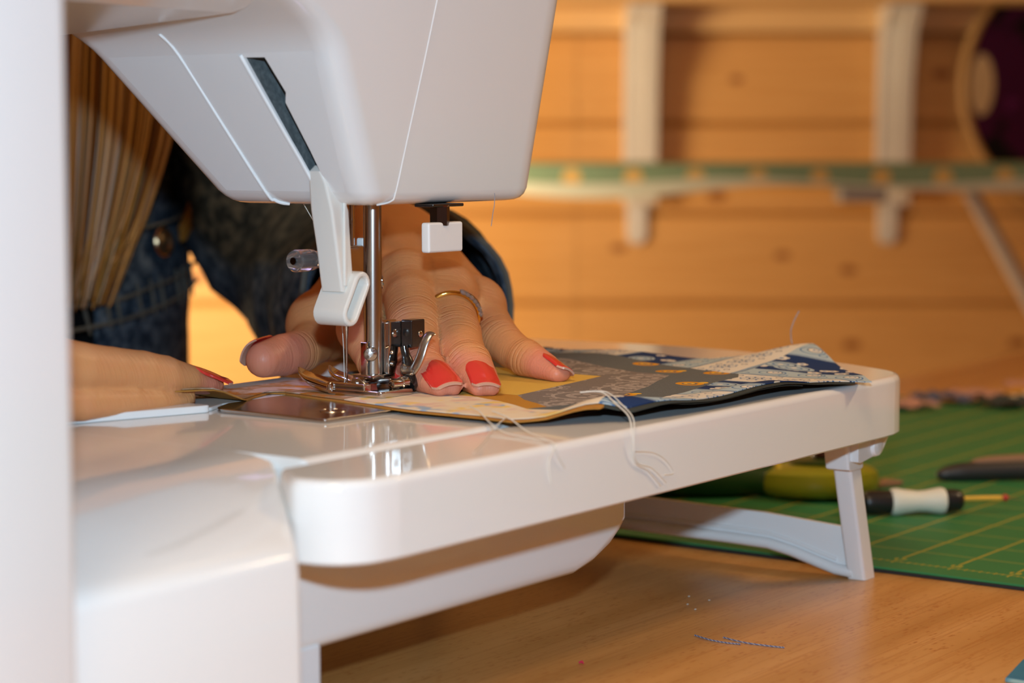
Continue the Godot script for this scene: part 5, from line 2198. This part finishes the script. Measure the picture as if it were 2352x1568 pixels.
func build_background() -> void:
	var wall := 3.3
	# rail and shelf above
	var t := thing("wall_shelf", "pine wall shelf with a pale front rail fixed above the brackets", "shelf", R(0.35, 0.385, wall), "", YAW)
	var top := px(1400, 18, wall).y
	var low := px(1400, 74, wall).y
	var g := G.new()
	g.box(Vector3(-0.9, low - 0.385, 0.001), Vector3(1.7, top - 0.385, 0.022), 0.003)
	hang("rail", g.mesh(), M.rail_pine, t)
	g = G.new()
	g.box(Vector3(-0.9, top - 0.384, 0.001), Vector3(1.7, top - 0.36, 0.16), 0.003)
	hang("shelf_board", g.mesh(), M.rail_pine, t)
	var n := 0
	for u in [1462.0, 2036.0]:
		var base := px(u, 560, wall)
		var up := px(u, 18, wall).y - base.y
		var o := thing("shelf_bracket", "white metal shelf bracket nearer the machine head" if n == 0 else "white metal shelf bracket nearer the embroidery hoop", "bracket", R(base.x, base.y, wall - 0.001), "shelf brackets on the pine wall", YAW)
		g = G.new()
		var w := 0.0155
		g.prism(G.rounded(G.ccw(poly([-w, 0, w, 0, w, up, -w, up])), [0.016, 0.016, 0.0, 0.0], 5), 0.0, 0.008, "z", 0.002)
		hang("wall_plate", g.mesh(), M.bracket_white, o)
		g = G.new()
		g.prism(poly([0.008, up - 0.275, 0.03, up - 0.30, 0.042, up - 0.12, 0.07, up - 0.04, 0.11, up - 0.012, 0.11, up - 0.001, 0.008, up - 0.001]), 0.008, 0.03, "x", 0.002)
		hang("brace", g.mesh(), M.bracket_white, o)
		g = G.new()
		g.prism(poly([0.008, up - 0.29, 0.022, up - 0.30, 0.03, up - 0.10, 0.06, up - 0.03, 0.11, up - 0.006, 0.11, up - 0.001, 0.008, up - 0.001]), -0.022, 0.008, "x", 0.003)
		hang("front_arm", g.mesh(), M.bracket_white, o)
		n += 1
	# ironing board seen edge on
	var ah := 2.9
	var a := px(1130, 385, ah)
	var b := px(2480, 398, ah)
	t = thing("ironing_board", "ironing board with green dotted cover seen edge on before the pine wall", "ironing board", R(a.x + 0.4, -0.75, ah), "", YAW)
	var lx := a.x + 0.4
	var yt := px(1700, 374, ah).y + 0.75
	g = G.new()
	var rs := []
	var steps := 40
	for i in steps + 1:
		var u := float(i) / steps
		var x := lerpf(a.x, b.x + 0.35, u) - lx
		var half := 0.16 * sqrt(clampf(1.0 - pow(maxf(0.0, 0.35 - u) / 0.36, 2), 0.03, 1.0))
		var hang_y := 0.026 + 0.003 * sin(u * 17.0) + 0.004 * sin(u * 6.0)
		var r := PackedVector3Array()
		for q in [[-1.0, -hang_y], [-1.0, -0.006], [-0.97, 0.0], [0.97, 0.0], [1.0, -0.006], [1.0, -hang_y]]:
			r.append(Vector3(x, yt + q[1], half * q[0]))
		rs.append(r)
	g.rings(rs, true)
	for k in g.uv.size():
		g.uv[k] = Vector2(g.v[k].x * 1.58 + 0.03, (g.v[k].y - yt) * -13.0)
	hang("cover", g.mesh(), M.board_cover, t)
	g = G.new()
	rs = []
	for i in steps + 1:
		var u := float(i) / steps
		var x := lerpf(a.x, b.x + 0.35, u) - lx
		var half := 0.161 * sqrt(clampf(1.0 - pow(maxf(0.0, 0.35 - u) / 0.36, 2), 0.03, 1.0))
		var y0 := yt - 0.022 - 0.004 * sin(u * 17.0)
		var dip := 0.010 + 0.006 * sin(u * 11.0 + 0.6) + 0.006 * exp(-pow((u - 0.2) / 0.12, 2))
		rs.append(PackedVector3Array([Vector3(x, y0 - dip, -half), Vector3(x, y0, -half - 0.001), Vector3(x, y0, half + 0.0015), Vector3(x, y0 - dip, half + 0.001)]))
	g.rings(rs, true)
	hang("cover_hem", g.mesh(), M.cover_lining, t)
	g = G.new()
	var c := px(1940, 442, ah)
	g.box(Vector3(c.x - lx - 0.03, yt - 0.05, 0.1), Vector3(c.x - lx + 0.03, yt - 0.03, 0.158), 0.003)
	hang("clip", g.mesh(), M.clip_grey, t)
	var leg0 := px(2205, 436, ah)
	var leg1 := px(2352, 705, ah)
	var dir := (leg1 - leg0) / (leg0.y - leg1.y)
	var p0 := Vector3(leg0.x - lx, leg0.y + 0.75, 0.03)
	for s: float in [-1.0, 1.0]:
		g = G.new()
		var end := Vector3(p0.x + dir.x * (p0.y - 0.012), 0.012, 0.0)
		if s < 0:
			end.x = p0.x - 0.1
		var z := 0.06 * s
		g.tube([Vector3(p0.x + (0.62 if s < 0 else 0.0), p0.y, z), Vector3(end.x, end.y, z)], [0.011], 14)
		g.tube([Vector3(end.x, 0.012, -0.17), Vector3(end.x, 0.012, 0.17)], [0.0115], 14)
		hang("leg", g.mesh(), M.tube_grey, t)
	# quilting hoop standing on the board
	var hc := px(2520, 195, 3.26)
	var rad := px(2520, 195, 3.26).x - px(2205, 195, 3.26).x
	t = thing("quilting_hoop", "round wooden quilting hoop stretched with plum, black and tan cloth", "hoop", R(hc.x, 0, 3.285), "", YAW)
	g = G.new()
	g.torus(Vector3(0, hc.y, 0.02), Vector3(0, 0, 1), rad - 0.006, 0.008, 64, 10)
	hang("outer_ring", g.mesh(), M.hoop_wood, t)
	g = G.new()
	g.lathe(Vector3(0, hc.y, 0.012), Vector3(0, 0, 1), [[0.0, 0.0], [rad - 0.012, 0.0], [rad - 0.012, 0.012], [0.0, 0.0125]], 64)
	for k in g.uv.size():
		g.uv[k] = Vector2((g.v[k].x + rad) / (2 * rad), 0.5 - (g.v[k].y - hc.y) / (2 * rad))
	hang("stretched_cloth", g.mesh(), M.hoop_cloth, t)
	g = G.new()
	g.lathe(Vector3(0, hc.y + rad + 0.002, 0.02), Vector3(1, 0, 0), [[0.006, -0.02], [0.006, 0.02]], 12)
	hang("tension_screw", g.mesh(), M.brass, t)
